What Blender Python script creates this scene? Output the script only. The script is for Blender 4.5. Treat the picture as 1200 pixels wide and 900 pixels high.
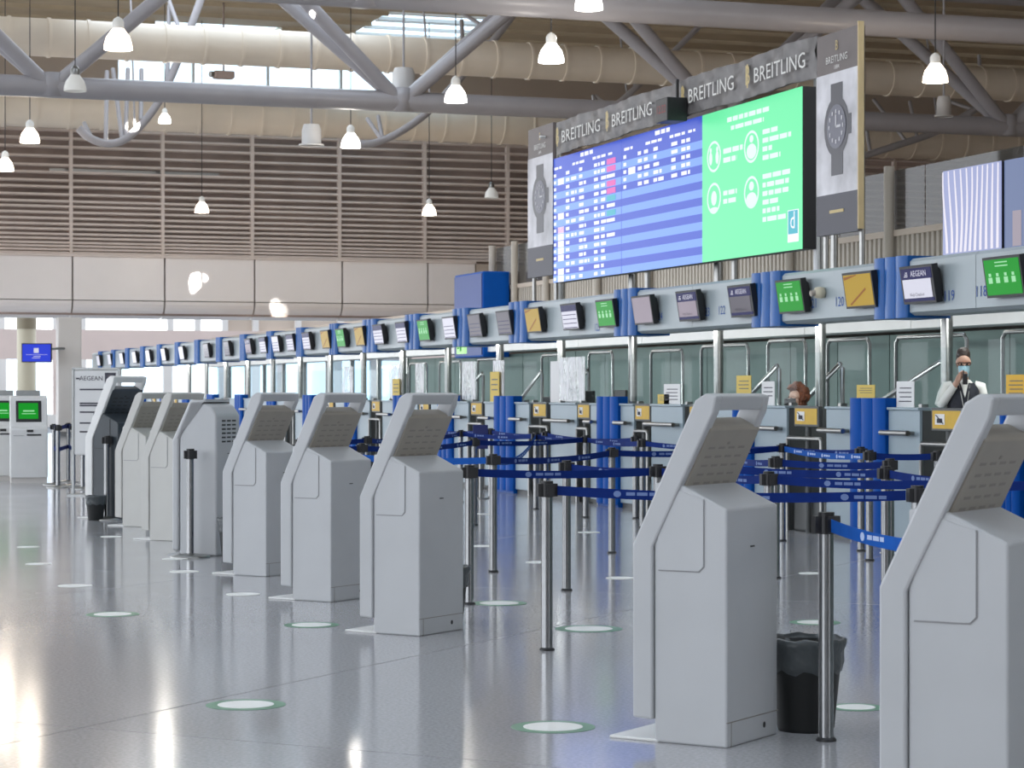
import bpy, bmesh, math, random
from mathutils import Vector, Matrix
random.seed(7)
for o in list(bpy.data.objects): bpy.data.objects.remove(o)
SC = bpy.context.scene
COL = SC.collection
# ------------------------------------------------------------------ camera
F = 2650.0
AL = math.atan(880 / F); SA, CA = math.sin(AL), math.cos(AL)
H = 1.42
cam = bpy.data.cameras.new('camera'); cam_o = bpy.data.objects.new('camera', cam); COL.objects.link(cam_o)
cam_o.location = (0, 0, H); cam_o.rotation_euler = (math.pi / 2, 0, -AL)
cam.sensor_width = 36; cam.lens = F / 1200 * 36; cam.shift_y = 9 / 1200
cam.clip_start = .1; cam.clip_end = 400
cam.dof.use_dof = True; cam.dof.focus_distance = 13.0; cam.dof.aperture_fstop = 10
SC.camera = cam_o
# ------------------------------------------------------------------ world, lights, exposure
W = bpy.data.worlds.new('world'); SC.world = W; W.use_nodes = True
nt = W.node_tree; bg = nt.nodes['Background']
tc = nt.nodes.new('ShaderNodeTexCoord'); sx = nt.nodes.new('ShaderNodeSeparateXYZ'); cr = nt.nodes.new('ShaderNodeValToRGB')
nt.links.new(tc.outputs['Generated'], sx.inputs[0]); nt.links.new(sx.outputs['Z'], cr.inputs[0])
cr.color_ramp.elements[0].position = 0.0; cr.color_ramp.elements[0].color = (.92, .95, 1, 1)
cr.color_ramp.elements[1].position = .8; cr.color_ramp.elements[1].color = (.74, .86, 1, 1)
nt.links.new(cr.outputs[0], bg.inputs[0]); bg.inputs[1].default_value = 2.0
SC.view_settings.view_transform = 'Standard'; SC.view_settings.look = 'None'
SC.view_settings.gamma = 1; SC.view_settings.use_curve_mapping = False
SC.view_settings.exposure = 0.62

def spot(name, loc, target, power, size, blend=.25, col=(1, .97, .9), radius=.05):
    l = bpy.data.lights.new(name, 'SPOT'); l.energy = power; l.spot_size = size; l.spot_blend = blend; l.color = col; l.shadow_soft_size = radius
    o = bpy.data.objects.new(name, l); COL.objects.link(o); o.location = loc
    o.rotation_euler = (Vector(target) - Vector(loc)).to_track_quat('-Z', 'Y').to_euler(); return o

# ------------------------------------------------------------------ measuring helpers (photo pixel -> metres in the hall)
def ray(x):                       # plan direction (across, along) for one metre of depth
    u = (x - 600) / F
    return (SA + u * CA, CA - u * SA)
def zat(y, Y): return H - (y - 459) * Y / F
def on_floor(x, y):
    Y = H * F / (y - 459); a, b = ray(x); return (a * Y, b * Y)
def at(x, Y):
    a, b = ray(x); return (a * Y, b * Y)
def s_at(x, t):                   # position along the row where pixel column x meets the plane across = t
    a, b = ray(x); return t * b / a
def Y_at(x, t): return t / ray(x)[0]
def t_at(x, s):
    a, b = ray(x); return s * a / b
def Ys_at(x, s): return s / ray(x)[1]

# ------------------------------------------------------------------ materials
def M(name, col, rough=.5, metal=0, emit=None, es=0, coat=0, noise=None, spec=None, bump=None):
    m = bpy.data.materials.new(name); m.use_nodes = True
    n = m.node_tree.nodes; L = m.node_tree.links; p = n['Principled BSDF']
    p.inputs['Base Color'].default_value = (*col, 1); p.inputs['Roughness'].default_value = rough; p.inputs['Metallic'].default_value = metal
    if coat: p.inputs['Coat Weight'].default_value = coat; p.inputs['Coat Roughness'].default_value = .08
    if 0 < es <= 1.2: es *= .6; spec = .12 if spec is None else spec
    if spec is not None: p.inputs['Specular IOR Level'].default_value = spec
    if emit: p.inputs['Emission Color'].default_value = (*emit, 1); p.inputs['Emission Strength'].default_value = es
    if noise:
        sc, amt = noise
        t = n.new('ShaderNodeTexCoord'); q = n.new('ShaderNodeTexNoise'); q.inputs['Scale'].default_value = sc; q.inputs['Detail'].default_value = 4
        r = n.new('ShaderNodeValToRGB'); r.color_ramp.elements[0].position = .3; r.color_ramp.elements[1].position = .7
        r.color_ramp.elements[0].color = (*[max(0, c * (1 - amt)) for c in col], 1); r.color_ramp.elements[1].color = (*[min(1, c * (1 + amt)) for c in col], 1)
        L.new(t.outputs['Object'], q.inputs['Vector']); L.new(q.outputs[0], r.inputs[0]); L.new(r.outputs[0], p.inputs['Base Color'])
    if bump:
        sc, st = bump
        t = n.new('ShaderNodeTexCoord'); q = n.new('ShaderNodeTexNoise'); q.inputs['Scale'].default_value = sc
        b = n.new('ShaderNodeBump'); b.inputs['Strength'].default_value = st; b.inputs['Distance'].default_value = .02
        L.new(t.outputs['Object'], q.inputs['Vector']); L.new(q.outputs[0], b.inputs['Height']); L.new(b.outputs[0], p.inputs['Normal'])
    return m
def glassy(name, tint, clear, haze=(0, (1, 1, 1)), rough=.03, bump=None):
    m = bpy.data.materials.new(name); m.use_nodes = True
    n = m.node_tree.nodes; L = m.node_tree.links; n.remove(n['Principled BSDF'])
    out = n['Material Output']; tr = n.new('ShaderNodeBsdfTransparent'); tr.inputs[0].default_value = (*tint, 1)
    gl = n.new('ShaderNodeBsdfGlossy'); gl.inputs['Roughness'].default_value = rough
    mx = n.new('ShaderNodeMixShader'); mx.inputs[0].default_value = 1 - clear
    L.new(tr.outputs[0], mx.inputs[1]); L.new(gl.outputs[0], mx.inputs[2]); last = mx
    if haze[0]:
        d = n.new('ShaderNodeBsdfDiffuse'); d.inputs[0].default_value = (*haze[1], 1)
        m2 = n.new('ShaderNodeMixShader'); m2.inputs[0].default_value = haze[0]
        if bump:
            c = n.new('ShaderNodeTexCoord'); g = n.new('ShaderNodeMapping'); g.inputs['Scale'].default_value = (1, 5, 1.6); k = n.new('ShaderNodeTexNoise'); k.inputs['Scale'].default_value = 1.4; k.inputs['Detail'].default_value = 3
            e = n.new('ShaderNodeMapRange'); e.inputs['From Min'].default_value = .38; e.inputs['From Max'].default_value = .62; e.inputs['To Min'].default_value = .08; e.inputs['To Max'].default_value = haze[0] * 2
            L.new(c.outputs['Object'], g.inputs[0]); L.new(g.outputs[0], k.inputs['Vector']); L.new(k.outputs[0], e.inputs['Value']); L.new(e.outputs[0], m2.inputs[0])
        L.new(mx.outputs[0], m2.inputs[1]); L.new(d.outputs[0], m2.inputs[2]); last = m2
    if bump:
        t = n.new('ShaderNodeTexCoord'); q = n.new('ShaderNodeTexNoise'); q.inputs['Scale'].default_value = bump[0]
        b = n.new('ShaderNodeBump'); b.inputs['Strength'].default_value = bump[1]; b.inputs['Distance'].default_value = .05
        L.new(t.outputs['Object'], q.inputs['Vector']); L.new(q.outputs[0], b.inputs['Height']); L.new(b.outputs[0], gl.inputs['Normal'])
    L.new(last.outputs[0], out.inputs[0]); return m

m_floor = M('terrazzo', (.42, .418, .435), .1, noise=(60, .16), spec=.6)
_p = m_floor.node_tree.nodes['Principled BSDF']
_n = m_floor.node_tree.nodes.new('ShaderNodeTexNoise'); _n.inputs['Scale'].default_value = 1.1; _n.inputs['Detail'].default_value = 5
_t = m_floor.node_tree.nodes.new('ShaderNodeTexCoord'); _r = m_floor.node_tree.nodes.new('ShaderNodeMapRange')
_r.inputs['To Min'].default_value = .085; _r.inputs['To Max'].default_value = .16
m_floor.node_tree.links.new(_t.outputs['Object'], _n.inputs['Vector']); m_floor.node_tree.links.new(_n.outputs[0], _r.inputs[0]); m_floor.node_tree.links.new(_r.outputs[0], _p.inputs['Roughness'])
m_grout = M('grout', (.09, .09, .095), .6, noise=(30, .2))
m_kiosk = M('kiosk_plastic', (.50, .51, .525), .42, noise=(3, .03))
m_kioskw = M('kiosk_plastic_warm', (.54, .535, .51), .42, noise=(3, .03))
m_kdark = M('kiosk_charcoal', (.045, .055, .065), .4, noise=(4, .1))
m_kpanel = M('kiosk_housing', (.35, .32, .275), .5, noise=(5, .06))
m_seam = M('door_seam_grey', (.30, .30, .31), .6)
m_slot = M('dark_slot', (.03, .03, .03), .6)
m_slot2 = M('vent_recess', (.27, .25, .225), .6)
m_white = M('white_paint', (.78, .78, .77), .4, noise=(3, .03))
m_clad = M('cladding_panel', (.87, .81, .775), .3, noise=(.5, .03))
m_slat = M('louvre_slat', (.68, .58, .52), .4, noise=(2, .05))
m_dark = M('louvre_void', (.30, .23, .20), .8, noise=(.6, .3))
m_steel = M('brushed_steel', (.33, .33, .32), .3, metal=1, noise=(20, .08))
m_chrome = M('steel_dark', (.30, .31, .31), .28, metal=1, noise=(20, .08))
m_pole = M('pole_steel', (.30, .305, .31), .2, metal=1, noise=(20, .08))
m_print2 = M('white_belt_print', (.45, .55, .78), .6)
m_black = M('black_plastic', (.015, .015, .017), .45)
m_belt = M('blue_belt', (.002, .02, .155), .7, noise=(8, .12), spec=.15)
m_beltl = M('bright_blue_belt', (.008, .09, .40), .7, noise=(8, .12), spec=.15)
m_print = M('pale_print', (.13, .20, .42), .6)
m_blue = M('blue_panel', (.003, .08, .38), .45, noise=(2, .06), spec=.1)
m_bluef = M('blue_fluted', (.012, .11, .38), .3, noise=(2, .06), spec=.3)
m_navy = M('navy_panel', (.012, .02, .13), .5)
m_deskp = M('desk_panel', (.30, .38, .43), .4, noise=(2, .04))
m_cheek = M('desk_cheek', (.085, .09, .09), .5, noise=(3, .1))
m_fascia = M('fascia_panel', (.34, .395, .42), .35, noise=(1.5, .05))
m_truss = M('truss_paint', (.36, .345, .36), .35, noise=(1.5, .04))
m_duct = M('duct_sheet', (.76, .67, .55), .4, noise=(.7, .06))
m_roof = M('roof_deck', (.46, .375, .26), .6, noise=(1, .08))
m_teal = M('teal_glass', (.15, .215, .205), .5, noise=(1, .1), spec=.15)
m_corr = M('corrugated_sheet', (.42, .375, .32), .5, noise=(1, .05))
m_tan = M('tan_wall', (.50, .42, .35), .6, noise=(.7, .04))
m_pink = M('pink_beam', (.58, .47, .43), .6, noise=(.7, .05))
m_column = M('cream_column', (.62, .57, .43), .5, noise=(1, .04))
m_pale = M('pale_column', (.66, .63, .60), .5, noise=(1, .03))
m_yellow = M('yellow_sign', (.62, .38, .02), .5, noise=(6, .08))
m_yellowc = M('yellow_card', (.68, .50, .10), .6)
m_paper = M('white_paper', (.78, .78, .78), .6)
m_text = M('dark_print', (.04, .04, .06), .6)
m_num = M('blue_print', (.02, .08, .34), .6)
m_bin = M('bin_plastic', (.012, .013, .013), .45)
m_bag = M('bin_bag', (.07, .08, .085), .3, bump=(14, .6))
m_sticker = M('white_sticker', (.95, .95, .92), .5)
m_green = M('green_border', (.13, .30, .19), .4)
m_pinkf = M('flue', (.6, .58, .56), .4)
m_led_b1 = M('led_blue', (.02, .03, .1), .3, emit=(.05, .10, .60), es=1.0)
m_led_b2 = M('led_light_blue', (.03, .05, .1), .3, emit=(.20, .38, .98), es=1.0)
m_led_g = M('led_green', (.02, .1, .05), .3, emit=(.17, .90, .42), es=1.0)
m_led_w = M('led_white', (.1, .1, .1), .3, emit=(.85, .88, 1), es=1.1)
m_led_wg = M('led_pale_green', (.1, .1, .1), .3, emit=(.72, 1, .86), es=1.05)
m_led_p = M('led_pink', (.1, .02, .05), .3, emit=(.75, .12, .48), es=1)
m_led_t = M('led_teal', (.02, .1, .1), .3, emit=(.05, .42, .55), es=1)
m_led_r = M('led_red', (.1, .02, .02), .3, emit=(.30, .03, .04), es=.6)
m_scr_g = M('screen_green', (.01, .05, .01), .2, emit=(.006, .30, .02), es=1)
m_scr_gw = M('screen_green_icon', (.05, .1, .05), .2, emit=(.36, .75, .42), es=1)
m_scr_w = M('screen_white', (.1, .1, .1), .2, emit=(.66, .66, .78), es=1)
m_scr_n = M('screen_navy', (.01, .01, .03), .2, emit=(.012, .012, .075), es=1)
m_scr_y = M('screen_yellow', (.1, .07, .01), .2, emit=(.40, .26, .03), es=1)
m_scr_o = M('screen_brown', (.1, .05, .01), .2, emit=(.22, .08, .02), es=1)
m_scr_k = M('screen_grey', (.03, .03, .04), .15, emit=(.13, .12, .14), es=1)
m_scr_pk = M('screen_mauve', (.03, .03, .04), .15, emit=(.33, .28, .33), es=1)
m_scr_b = M('screen_royal_blue', (.01, .01, .1), .2, emit=(.03, .06, .65), es=1)
m_scr_lb = M('screen_lilac', (.1, .1, .1), .2, emit=(.28, .32, .58), es=1)
m_scr_ls = M('screen_pale_stripe', (.1, .1, .1), .2, emit=(.80, .76, .86), es=1)
m_bulb = M('lamp_glow', (1, 1, 1), .4, emit=(1, .95, .88), es=3.4)
m_bulbw = M('lamp_glow_warm', (1, 1, 1), .4, emit=(1, .80, .62), es=3.2)
m_shade = M('lamp_glass', (.75, .75, .72), .25, emit=(1, .97, .92), es=.12)
m_ban = M('banner_fabric', (.15, .14, .138), .45, noise=(3, .3), bump=(2.2, .5))
m_ban2 = M('banner_grey', (.145, .12, .115), .5, noise=(3, .08))
m_banw = M('banner_photo_ground', (.60, .59, .62), .5, noise=(2.2, .3))
m_gold = M('gold_print', (.55, .42, .17), .45)
m_goldf = M('gold_fabric', (.60, .46, .24), .5, noise=(5, .08))
m_wht = M('white_print', (.70, .69, .66), .5)
m_watch = M('watch_print', (.045, .045, .06), .4)
m_watch2 = M('watch_dial', (.12, .12, .16), .4)
m_plexi = glassy('clear_screen', (.95, .975, .975), .982)
m_plexih = glassy('hazy_screen', (.9, .93, .93), .8, (.38, (.9, .9, .92)), bump=(7, .35))  # white haze in the colour stands in for reflections on crinkled sheets
m_mesz = glassy('grey_glass', (.50, .50, .50), .93, (.10, (.5, .48, .45)))
m_skin = M('skin', (.56, .34, .25), .5, noise=(20, .05))
m_shirt = M('white_shirt', (.80, .79, .74), .7)
m_vest = M('dark_vest', (.018, .020, .030), .7, noise=(30, .2))
m_hair = M('dark_hair', (.03, .017, .012), .5, bump=(60, .5))
m_redhair = M('red_hair', (.15, .04, .013), .6, noise=(25, .4), bump=(40, .8))
m_mask = M('blue_mask', (.36, .58, .66), .7)
m_exit = M('exit_glow', (.1, .3, .1), .4, emit=(.55, .95, .45), es=1)

# ------------------------------------------------------------------ mesh builder
class MB:
    def __init__(s): s.v = []; s.f = []; s.m = []; s.sm = []
    def add(s, vs, fs, m=0, smooth=False):
        b = len(s.v); s.v += [tuple(v) for v in vs]; s.f += [tuple(b + i for i in f) for f in fs]; s.m += [m] * len(fs); s.sm += [smooth] * len(fs); return s
    def box(s, x0, x1, y0, y1, z0, z1, m=0):
        return s.add([(x0, y0, z0), (x1, y0, z0), (x1, y1, z0), (x0, y1, z0), (x0, y0, z1), (x1, y0, z1), (x1, y1, z1), (x0, y1, z1)],
                     [(3, 2, 1, 0), (4, 5, 6, 7), (0, 1, 5, 4), (1, 2, 6, 5), (2, 3, 7, 6), (3, 0, 4, 7)], m)
    def prism_y(s, pts, y0, y1, m=0, smooth=False):     # profile in (x, z), extruded along y
        n = len(pts)
        return s.add([(x, y0, z) for x, z in pts] + [(x, y1, z) for x, z in pts],
                     [tuple(range(n)), tuple(range(2 * n - 1, n - 1, -1))] + [(i, i + n, (i + 1) % n + n, (i + 1) % n) for i in range(n)], m, smooth)
    def prism_z(s, pts, z0, z1, m=0):
        n = len(pts)
        return s.add([(x, y, z0) for x, y in pts] + [(x, y, z1) for x, y in pts],
                     [tuple(range(n - 1, -1, -1)), tuple(range(n, 2 * n))] + [(i, (i + 1) % n, (i + 1) % n + n, i + n) for i in range(n)], m)
    def path(s, pts, r, n=8, m=0, cap=True, closed=False):
        pts = [Vector(p) for p in pts]; k = len(pts); rings = []
        up = None
        for i, p in enumerate(pts):
            a = pts[i - 1] if i else p; b = pts[i + 1] if i < k - 1 else p
            d = (b - a).normalized()
            if up is None: up = Vector((0, 0, 1)) if abs(d.z) < .9 else Vector((1, 0, 0))
            x = d.cross(up).normalized(); up = x.cross(d).normalized()
            rr = r[i] if isinstance(r, (list, tuple)) else r
            rings.append([p + (x * math.cos(2 * math.pi * j / n) + up * math.sin(2 * math.pi * j / n)) * rr for j in range(n)])
        vs = [v for R in rings for v in R]
        fs = [(i * n + j, i * n + (j + 1) % n, (i + 1) * n + (j + 1) % n, (i + 1) * n + j) for i in range(k - 1) for j in range(n)]
        s.add(vs, fs, m, True)
        if cap: s.add(rings[0], [tuple(range(n - 1, -1, -1))], m); s.add(rings[-1], [tuple(range(n))], m)
        return s
    def lathe(s, prof, c=(0, 0, 0), n=16, m=0, smooth=True):
        vs = [(c[0] + r * math.cos(2 * math.pi * j / n), c[1] + r * math.sin(2 * math.pi * j / n), c[2] + z) for r, z in prof for j in range(n)]
        fs = [(i * n + j, i * n + (j + 1) % n, (i + 1) * n + (j + 1) % n, (i + 1) * n + j) for i in range(len(prof) - 1) for j in range(n)]
        return s.add(vs, fs, m, smooth)
    def disc(s, r, z0, z1, c=(0, 0), n=24, m=0):
        return s.prism_z([(c[0] + r * math.cos(2 * math.pi * j / n), c[1] + r * math.sin(2 * math.pi * j / n)) for j in range(n)], z0, z1, m)
    def build(s, name, mats, parent=None, loc=(0, 0, 0), rot=(0, 0, 0), bevel=0, seg=2, subsurf=0, angle=.6):
        me = bpy.data.meshes.new(name); me.from_pydata(s.v, [], s.f)
        for m in (mats if isinstance(mats, (list, tuple)) else [mats]): me.materials.append(m)
        me.polygons.foreach_set('material_index', s.m); me.polygons.foreach_set('use_smooth', s.sm)
        bm = bmesh.new(); bm.from_mesh(me)
        if bevel:
            bmesh.ops.remove_doubles(bm, verts=bm.verts, dist=1e-5); bmesh.ops.recalc_face_normals(bm, faces=bm.faces)
            ed = [e for e in bm.edges if len(e.link_faces) == 2 and e.calc_face_angle(0) > angle]
            bmesh.ops.bevel(bm, geom=ed, offset=bevel, segments=seg, affect='EDGES', profile=.5)
        else:
            bmesh.ops.recalc_face_normals(bm, faces=bm.faces)
        bm.to_mesh(me); bm.free(); me.update()
        return place(name, me, parent, loc, rot)
def place(name, me, parent=None, loc=(0, 0, 0), rot=(0, 0, 0)):
    o = bpy.data.objects.new(name, me); COL.objects.link(o); o.parent = parent; o.location = loc; o.rotation_euler = rot; return o
def tag(o, label=None, cat=None, group=None, kind=None):
    if label: o['label'] = label
    if cat: o['category'] = cat
    if group: o['group'] = group
    if kind: o['kind'] = kind
    return o
def thing(name, label, cat, loc=(0, 0, 0), rz=0, group=None):
    o = bpy.data.objects.new(name, None); COL.objects.link(o); o.location = loc; o.rotation_euler = (0, 0, rz); o.empty_display_size = .1
    return tag(o, label, cat, group)
def structure(name):
    o = bpy.data.objects.new(name, None); COL.objects.link(o); o['kind'] = 'structure'; return o
def box(name, mat, parent, *b, bevel=0, **k): return MB().box(*b).build(name, mat, parent, bevel=bevel, **k)
ORD = ['', 'first', 'second', 'third', 'fourth', 'fifth', 'sixth', 'seventh', 'eighth', 'ninth', 'tenth', 'eleventh', 'twelfth', 'thirteenth', 'fourteenth', 'fifteenth', 'sixteenth', 'seventeenth', 'eighteenth', 'nineteenth', 'twentieth']
TENS = {2: 'twenty', 3: 'thirty', 4: 'forty'}
def nth(i):
    if i <= 20: return ORD[i]
    if i % 10 == 0: return {30: 'thirtieth', 40: 'fortieth'}[i]
    return TENS[i // 10] + '-' + ORD[i % 10]

_tc = {}
def text_data(body, size):
    if body not in _tc:
        cu = bpy.data.curves.new('t', 'FONT'); cu.body = body; cu.align_x = 'CENTER'; cu.align_y = 'CENTER'; cu.resolution_u = 2
        o = bpy.data.objects.new('t', cu); COL.objects.link(o); dg = bpy.context.evaluated_depsgraph_get()
        me = o.evaluated_get(dg).to_mesh(); _tc[body] = ([v.co.copy() for v in me.vertices], [tuple(p.vertices) for p in me.polygons])
        bpy.data.objects.remove(o); bpy.data.curves.remove(cu)
    vs, fs = _tc[body]; return [v * size for v in vs], fs
def add_text(mb, body, size, origin, ax, ay, m=0, sx=1.0):
    vs, fs = text_data(body, size); o = Vector(origin); ax = Vector(ax); ay = Vector(ay)
    mb.add([o + ax * (v.x * sx) + ay * v.y for v in vs], fs, m); return mb
AX, AY = (0, -1, 0), (0, 0, 1)      # reading direction on faces that look into the hall (towards -x)

# ================================================================== FLOOR
floor = structure('floor')
MB().add([(-30, -20, -.006), (60, -20, -.006), (60, 110, -.006), (-30, 110, -.006)], [(0, 1, 2, 3)]).build('floor_bed', m_grout, floor)
ga = math.radians(-45); e1 = Vector((math.cos(ga), math.sin(ga))); e2 = Vector((-e1.y, e1.x))   # e1 along joint A, e2 across
PA, PB = 6.83, 4.0
slab_me = {}
mb = MB().box(.004, PB - .004, .004, PA - .004, -.006, 0)
cnt = 0
for i in range(-24, 26):
    for j in range(-4, 18):
        # joint A at e2 = 7.73 + j*PA ; joint B at e1 = -5.91 - i*PB
        a0 = -5.91 + i * PB; b0 = 7.73 + (j - 3) * PA
        c = e1 * (a0 + PB / 2) + e2 * (b0 + PA / 2)
        s, t = c.y, c.x
        if s < -4 or s > 78 or t < .05 * s - 7 or t > .62 * s + 9 or t > 19: continue
        o = mb.build('floor_slab', m_floor, floor) if cnt == 0 else place('floor_slab', first_slab, floor)
        if cnt == 0: first_slab = o.data
        p = e1 * a0 + e2 * b0; o.location = (p.x, p.y, 0); o.rotation_euler = (0, 0, ga); cnt += 1
# ================================================================== FAR WALL (louvres over white cladding)
S = 75.0
wall_far = structure('wall_far')
# slat heights measured from the photograph (pixel rows at the left, third-scale crop)
ys = [152, 162, 172, 183, 193.5, 202, 211.5, 219, 228, 236, 242, 249, 256, 262.5, 268.5, 274.5, 279.5, 284.5, 288.5, 292.5, 296.5]
Yl = Ys_at(60, S)
x_m = [83, 190, 293.5, 397.5, 497]
bay = (t_at(397.5, S) - t_at(83, S)) / 3
t0 = t_at(83, S) - bay
zl0, zl1 = zat(300, Yl), zat(146, Yl)
bays = []
for k in range(13):
    bays.append((t0 + k * bay, t0 + (k + 1) * bay))
slat_me = MB().box(.05, bay - .05, -.06, .06, -.037, .037).build('louvre_slat', m_slat, wall_far); first = True
for ta, tb in bays:
    for y in ys:
        z = zat(y, Yl)
        o = slat_me if first else place('louvre_slat', slat_me.data, wall_far)
        first = False
        o.location = (ta, S, z); o.rotation_euler = (math.radians(-14), 0, 0)
post = None
for ta, tb in bays + [(bays[-1][1], 0)]:
    if post is None: post = box('louvre_post', m_slat, wall_far, -.055, .055, -.10, .12, zl0, zl1 + .1); post.location = (ta, S, 0)
    else: place('louvre_post', post.data, wall_far, (ta, S, 0))
tl, tr = bays[0][0] - 3, bays[-1][1] + 2
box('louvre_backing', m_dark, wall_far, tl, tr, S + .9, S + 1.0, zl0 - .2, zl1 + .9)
box('louvre_rail', m_steel, wall_far, t_at(60, S), t_at(260, S), S + .5, S + .6, zat(199, Yl), zat(195, Yl))
box('upper_wall', m_tan, wall_far, tl, t_at(138, S), S + .1, S + .3, zl1 + .5, 13.2)
box('upper_wall', m_tan, wall_far, t_at(485, S), tr, S + .1, S + .3, zl1 + .5, 13.2)
box('upper_wall', m_tan, wall_far, t_at(138, S), t_at(485, S), S + .1, S + .3, 12.75, 13.2)
win_t = [t_at(138, S) + (t_at(485, S) - t_at(138, S)) * i / 4 for i in range(5)]
m_pane = glassy('window_glass', (.80, .90, .95), .92)
for i in range(4):
    w = structure(f'window_{i + 1}')
    box('pane', m_pane, w, win_t[i] + .04, win_t[i + 1] - .04, S + .18, S + .2, zl1 + .7, 12.75)
    MB().box(win_t[i], win_t[i] + .04, S + .1, S + .3, zl1 + .5, 12.75).box(win_t[i + 1] - .04, win_t[i + 1], S + .1, S + .3, zl1 + .5, 12.75).box(win_t[i], win_t[i + 1], S + .1, S + .3, zl1 + .5, zl1 + .7).build('window_frame', m_white, w)
# white cladding
zc = [zat(301, Yl), zat(352, Yl), zat(372.5, Yl)]
t_end = t_at(553, S)
edges = [bays[0][0] + k * bay for k in range(-1, 6)] + [t_end]
for a, b in zip(edges[:-1], edges[1:]):
    if b - a < .3: continue
    g = .025
    MB().box(a + g, b - g, S - .45, S - .15, zc[1] + .012, zc[0]).build('cladding_panel', m_clad, wall_far, bevel=.012)
    prof = [(S - .45, zc[1] - .012)] + [(S - .45 + 1.0 * (1 - math.cos(q)), zc[1] - .012 - (zc[1] - zc[2] - .02) * math.sin(q)) for q in [math.pi / 2 * i / 8 for i in range(1, 9)]] + [(S + .55, zc[1] - .012)]
    n = len(prof)
    m2 = MB(); m2.add([(a + g, y, z) for y, z in prof] + [(b - g, y, z) for y, z in prof],
        [(i, i + 1, i + 1 + n, i + n) for i in range(n - 1)] + [tuple(range(n)), tuple(range(n, 2 * n))], 0, False)
    m2.build('cladding_curve', m_clad, wall_far)
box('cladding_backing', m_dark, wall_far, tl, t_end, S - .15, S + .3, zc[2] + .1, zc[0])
box('wall_end_block', m_tan, wall_far, t_end + .02, tr, S - .4, S + .3, 0, zc[0])
box('cladding_ledge', m_slat, wall_far, tl, t_end, S - .5, S + .6, zc[0], zc[0] + .08)
# zone behind, beneath the cladding
wall_end = structure('wall_end')
S2 = 92.0
Yw = Ys_at(60, S2)
zb1, zb0 = zat(386, Yw), zat(421, Yw)
box('beam', m_pink, wall_end, -20, 60, S2, S2 + .4, zb0, zb1)
for i, x in enumerate([2, 68, 96, 130, 197, 262, 300, 330, 396, 440, 480]):
    t = t_at(x, S2); box('window_mullion', m_pink if i % 2 else m_pale, wall_end, t - .18, t + .18, S2, S2 + .3, 0, zb0)
for i, x in enumerate([2, 66, 97, 200, 232, 264, 300, 350, 400]):
    t = t_at(x, S2); box('clerestory_mullion', m_pale, wall_end, t - .12, t + .12, S2, S2 + .3, zb1, 5.4)
box('sill_wall', m_pale, wall_end, -20, 60, S2 - .1, S2 + .3, 0, .5)
box('clerestory_blind', m_tan, wall_end, t_at(262, S2), 60, S2 + .3, S2 + .35, zb1, 5.4)
box('soffit', m_pale, wall_end, -20, 60, S + .5, S + 2.2, 5.2, 5.4)
for i, (xa, xb) in enumerate([(2, 66), (68, 96), (97, 130), (130, 197), (197, 262), (262, 330), (330, 396), (396, 440), (440, 480)]):
    w = structure(f'window_{5 + i}'); box('pane', m_pane, w, t_at(xa, S2) + .2, t_at(xb, S2) - .2, S2 + .12, S2 + .14, .5, zb0)
# ================================================================== RIGHT WALL (behind the counters)
T = 14.0
wall_right = structure('wall_right')
s_l, s_r = -8.0, s_at(478, T)
k = 0; s = s_l
while s < s_r - .2:
    e = min(s + 1.5, s_r)
    box('glass_panel', m_teal, wall_right, T, T + .05, s + .012, e - .012, 0, 2.16); s = e
s = s_l
while s < 72:
    e = min(s + 3, 72); box('bulkhead_panel', m_white, wall_right, T - .5, T + .05, s + .008, e - .008, 2.2, 2.45); s = e
sc = s_at(580, T)
s = s_l
while s < sc - .2:
    e = min(s + 3.0, sc); prof = []; n = max(2, int((e - s) / .13))
    vs = []; fs = []
    for q in range(n):
        y0 = s + (e - s) * q / n; d = (e - s) / n
        for yy, xx in ((y0, 0), (y0 + .18 * d, .045), (y0 + .36 * d, .045), (y0 + .5 * d, 0)): vs += [(T + xx, yy, 2.45), (T + xx, yy, 3.48)]
    vs += [(T, e, 2.45), (T, e, 3.48)]
    fs = [(2 * q, 2 * q + 1, 2 * q + 3, 2 * q + 2) for q in range(len(vs) // 2 - 1)]
    MB().add(vs, fs).build('corrugated_panel', m_corr, wall_right); s = e
box('sheet_backing', m_corr, wall_right, T + .06, T + .2, s_l, sc, 2.2, 3.44)
box('parapet_rail', m_tan, wall_right, T - .03, T + .12, s_l, sc, 3.44, 3.52)
box('mezzanine_floor', m_tan, wall_right, T + .2, 46, s_l, 74.5, 3.0, 3.2)
s = s_l
while s < sc - .2:
    e = min(s + 2.4, sc); box('parapet_glass', m_mesz, wall_right, T + .02, T + .04, s + .03, e - .03, 3.52, 4.3); s = e
for x in (1042, 925, 840, 760, 700, 640, 603, 577):
    t = T - .06; s = s_at(x, t); MB().path([(t, s, 2.2), (t, s, 4.35)], .07, 10).build('wall_post', m_corr, wall_right)
# windows past the end of the teal glazing
for i, (sa, sb) in enumerate([(s_r + k * 2.6, s_r + (k + 1) * 2.6) for k in range(9)]):
    w = structure(f'window_{14 + i}'); box('pane', m_pane, w, T + .02, T + .04, sa + .1, sb - .1, .9, 2.2)
    box('window_frame', m_steel, w, T - .03, T + .07, sa - .06, sa + .06, 0, 2.2)
    box('sill', m_deskp, w, T, T + .06, sa + .06, sb - .06, 0, .9)
bx = thing('blue_wall_box', 'royal blue box high on the wall left of the departures display', 'wall box', (T - .6, s_at(566, T - .6), 0))
_ = MB().box(0, .55, 0, 1.9, 2.1, 3.78).build('casing', m_blue, bx, bevel=.02)
MB().box(-.02, 0, .04, 1.86, 2.14, 3.74).build('front_panel', M('blue_front', (.05, .085, .27), .5), bx)
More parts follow.
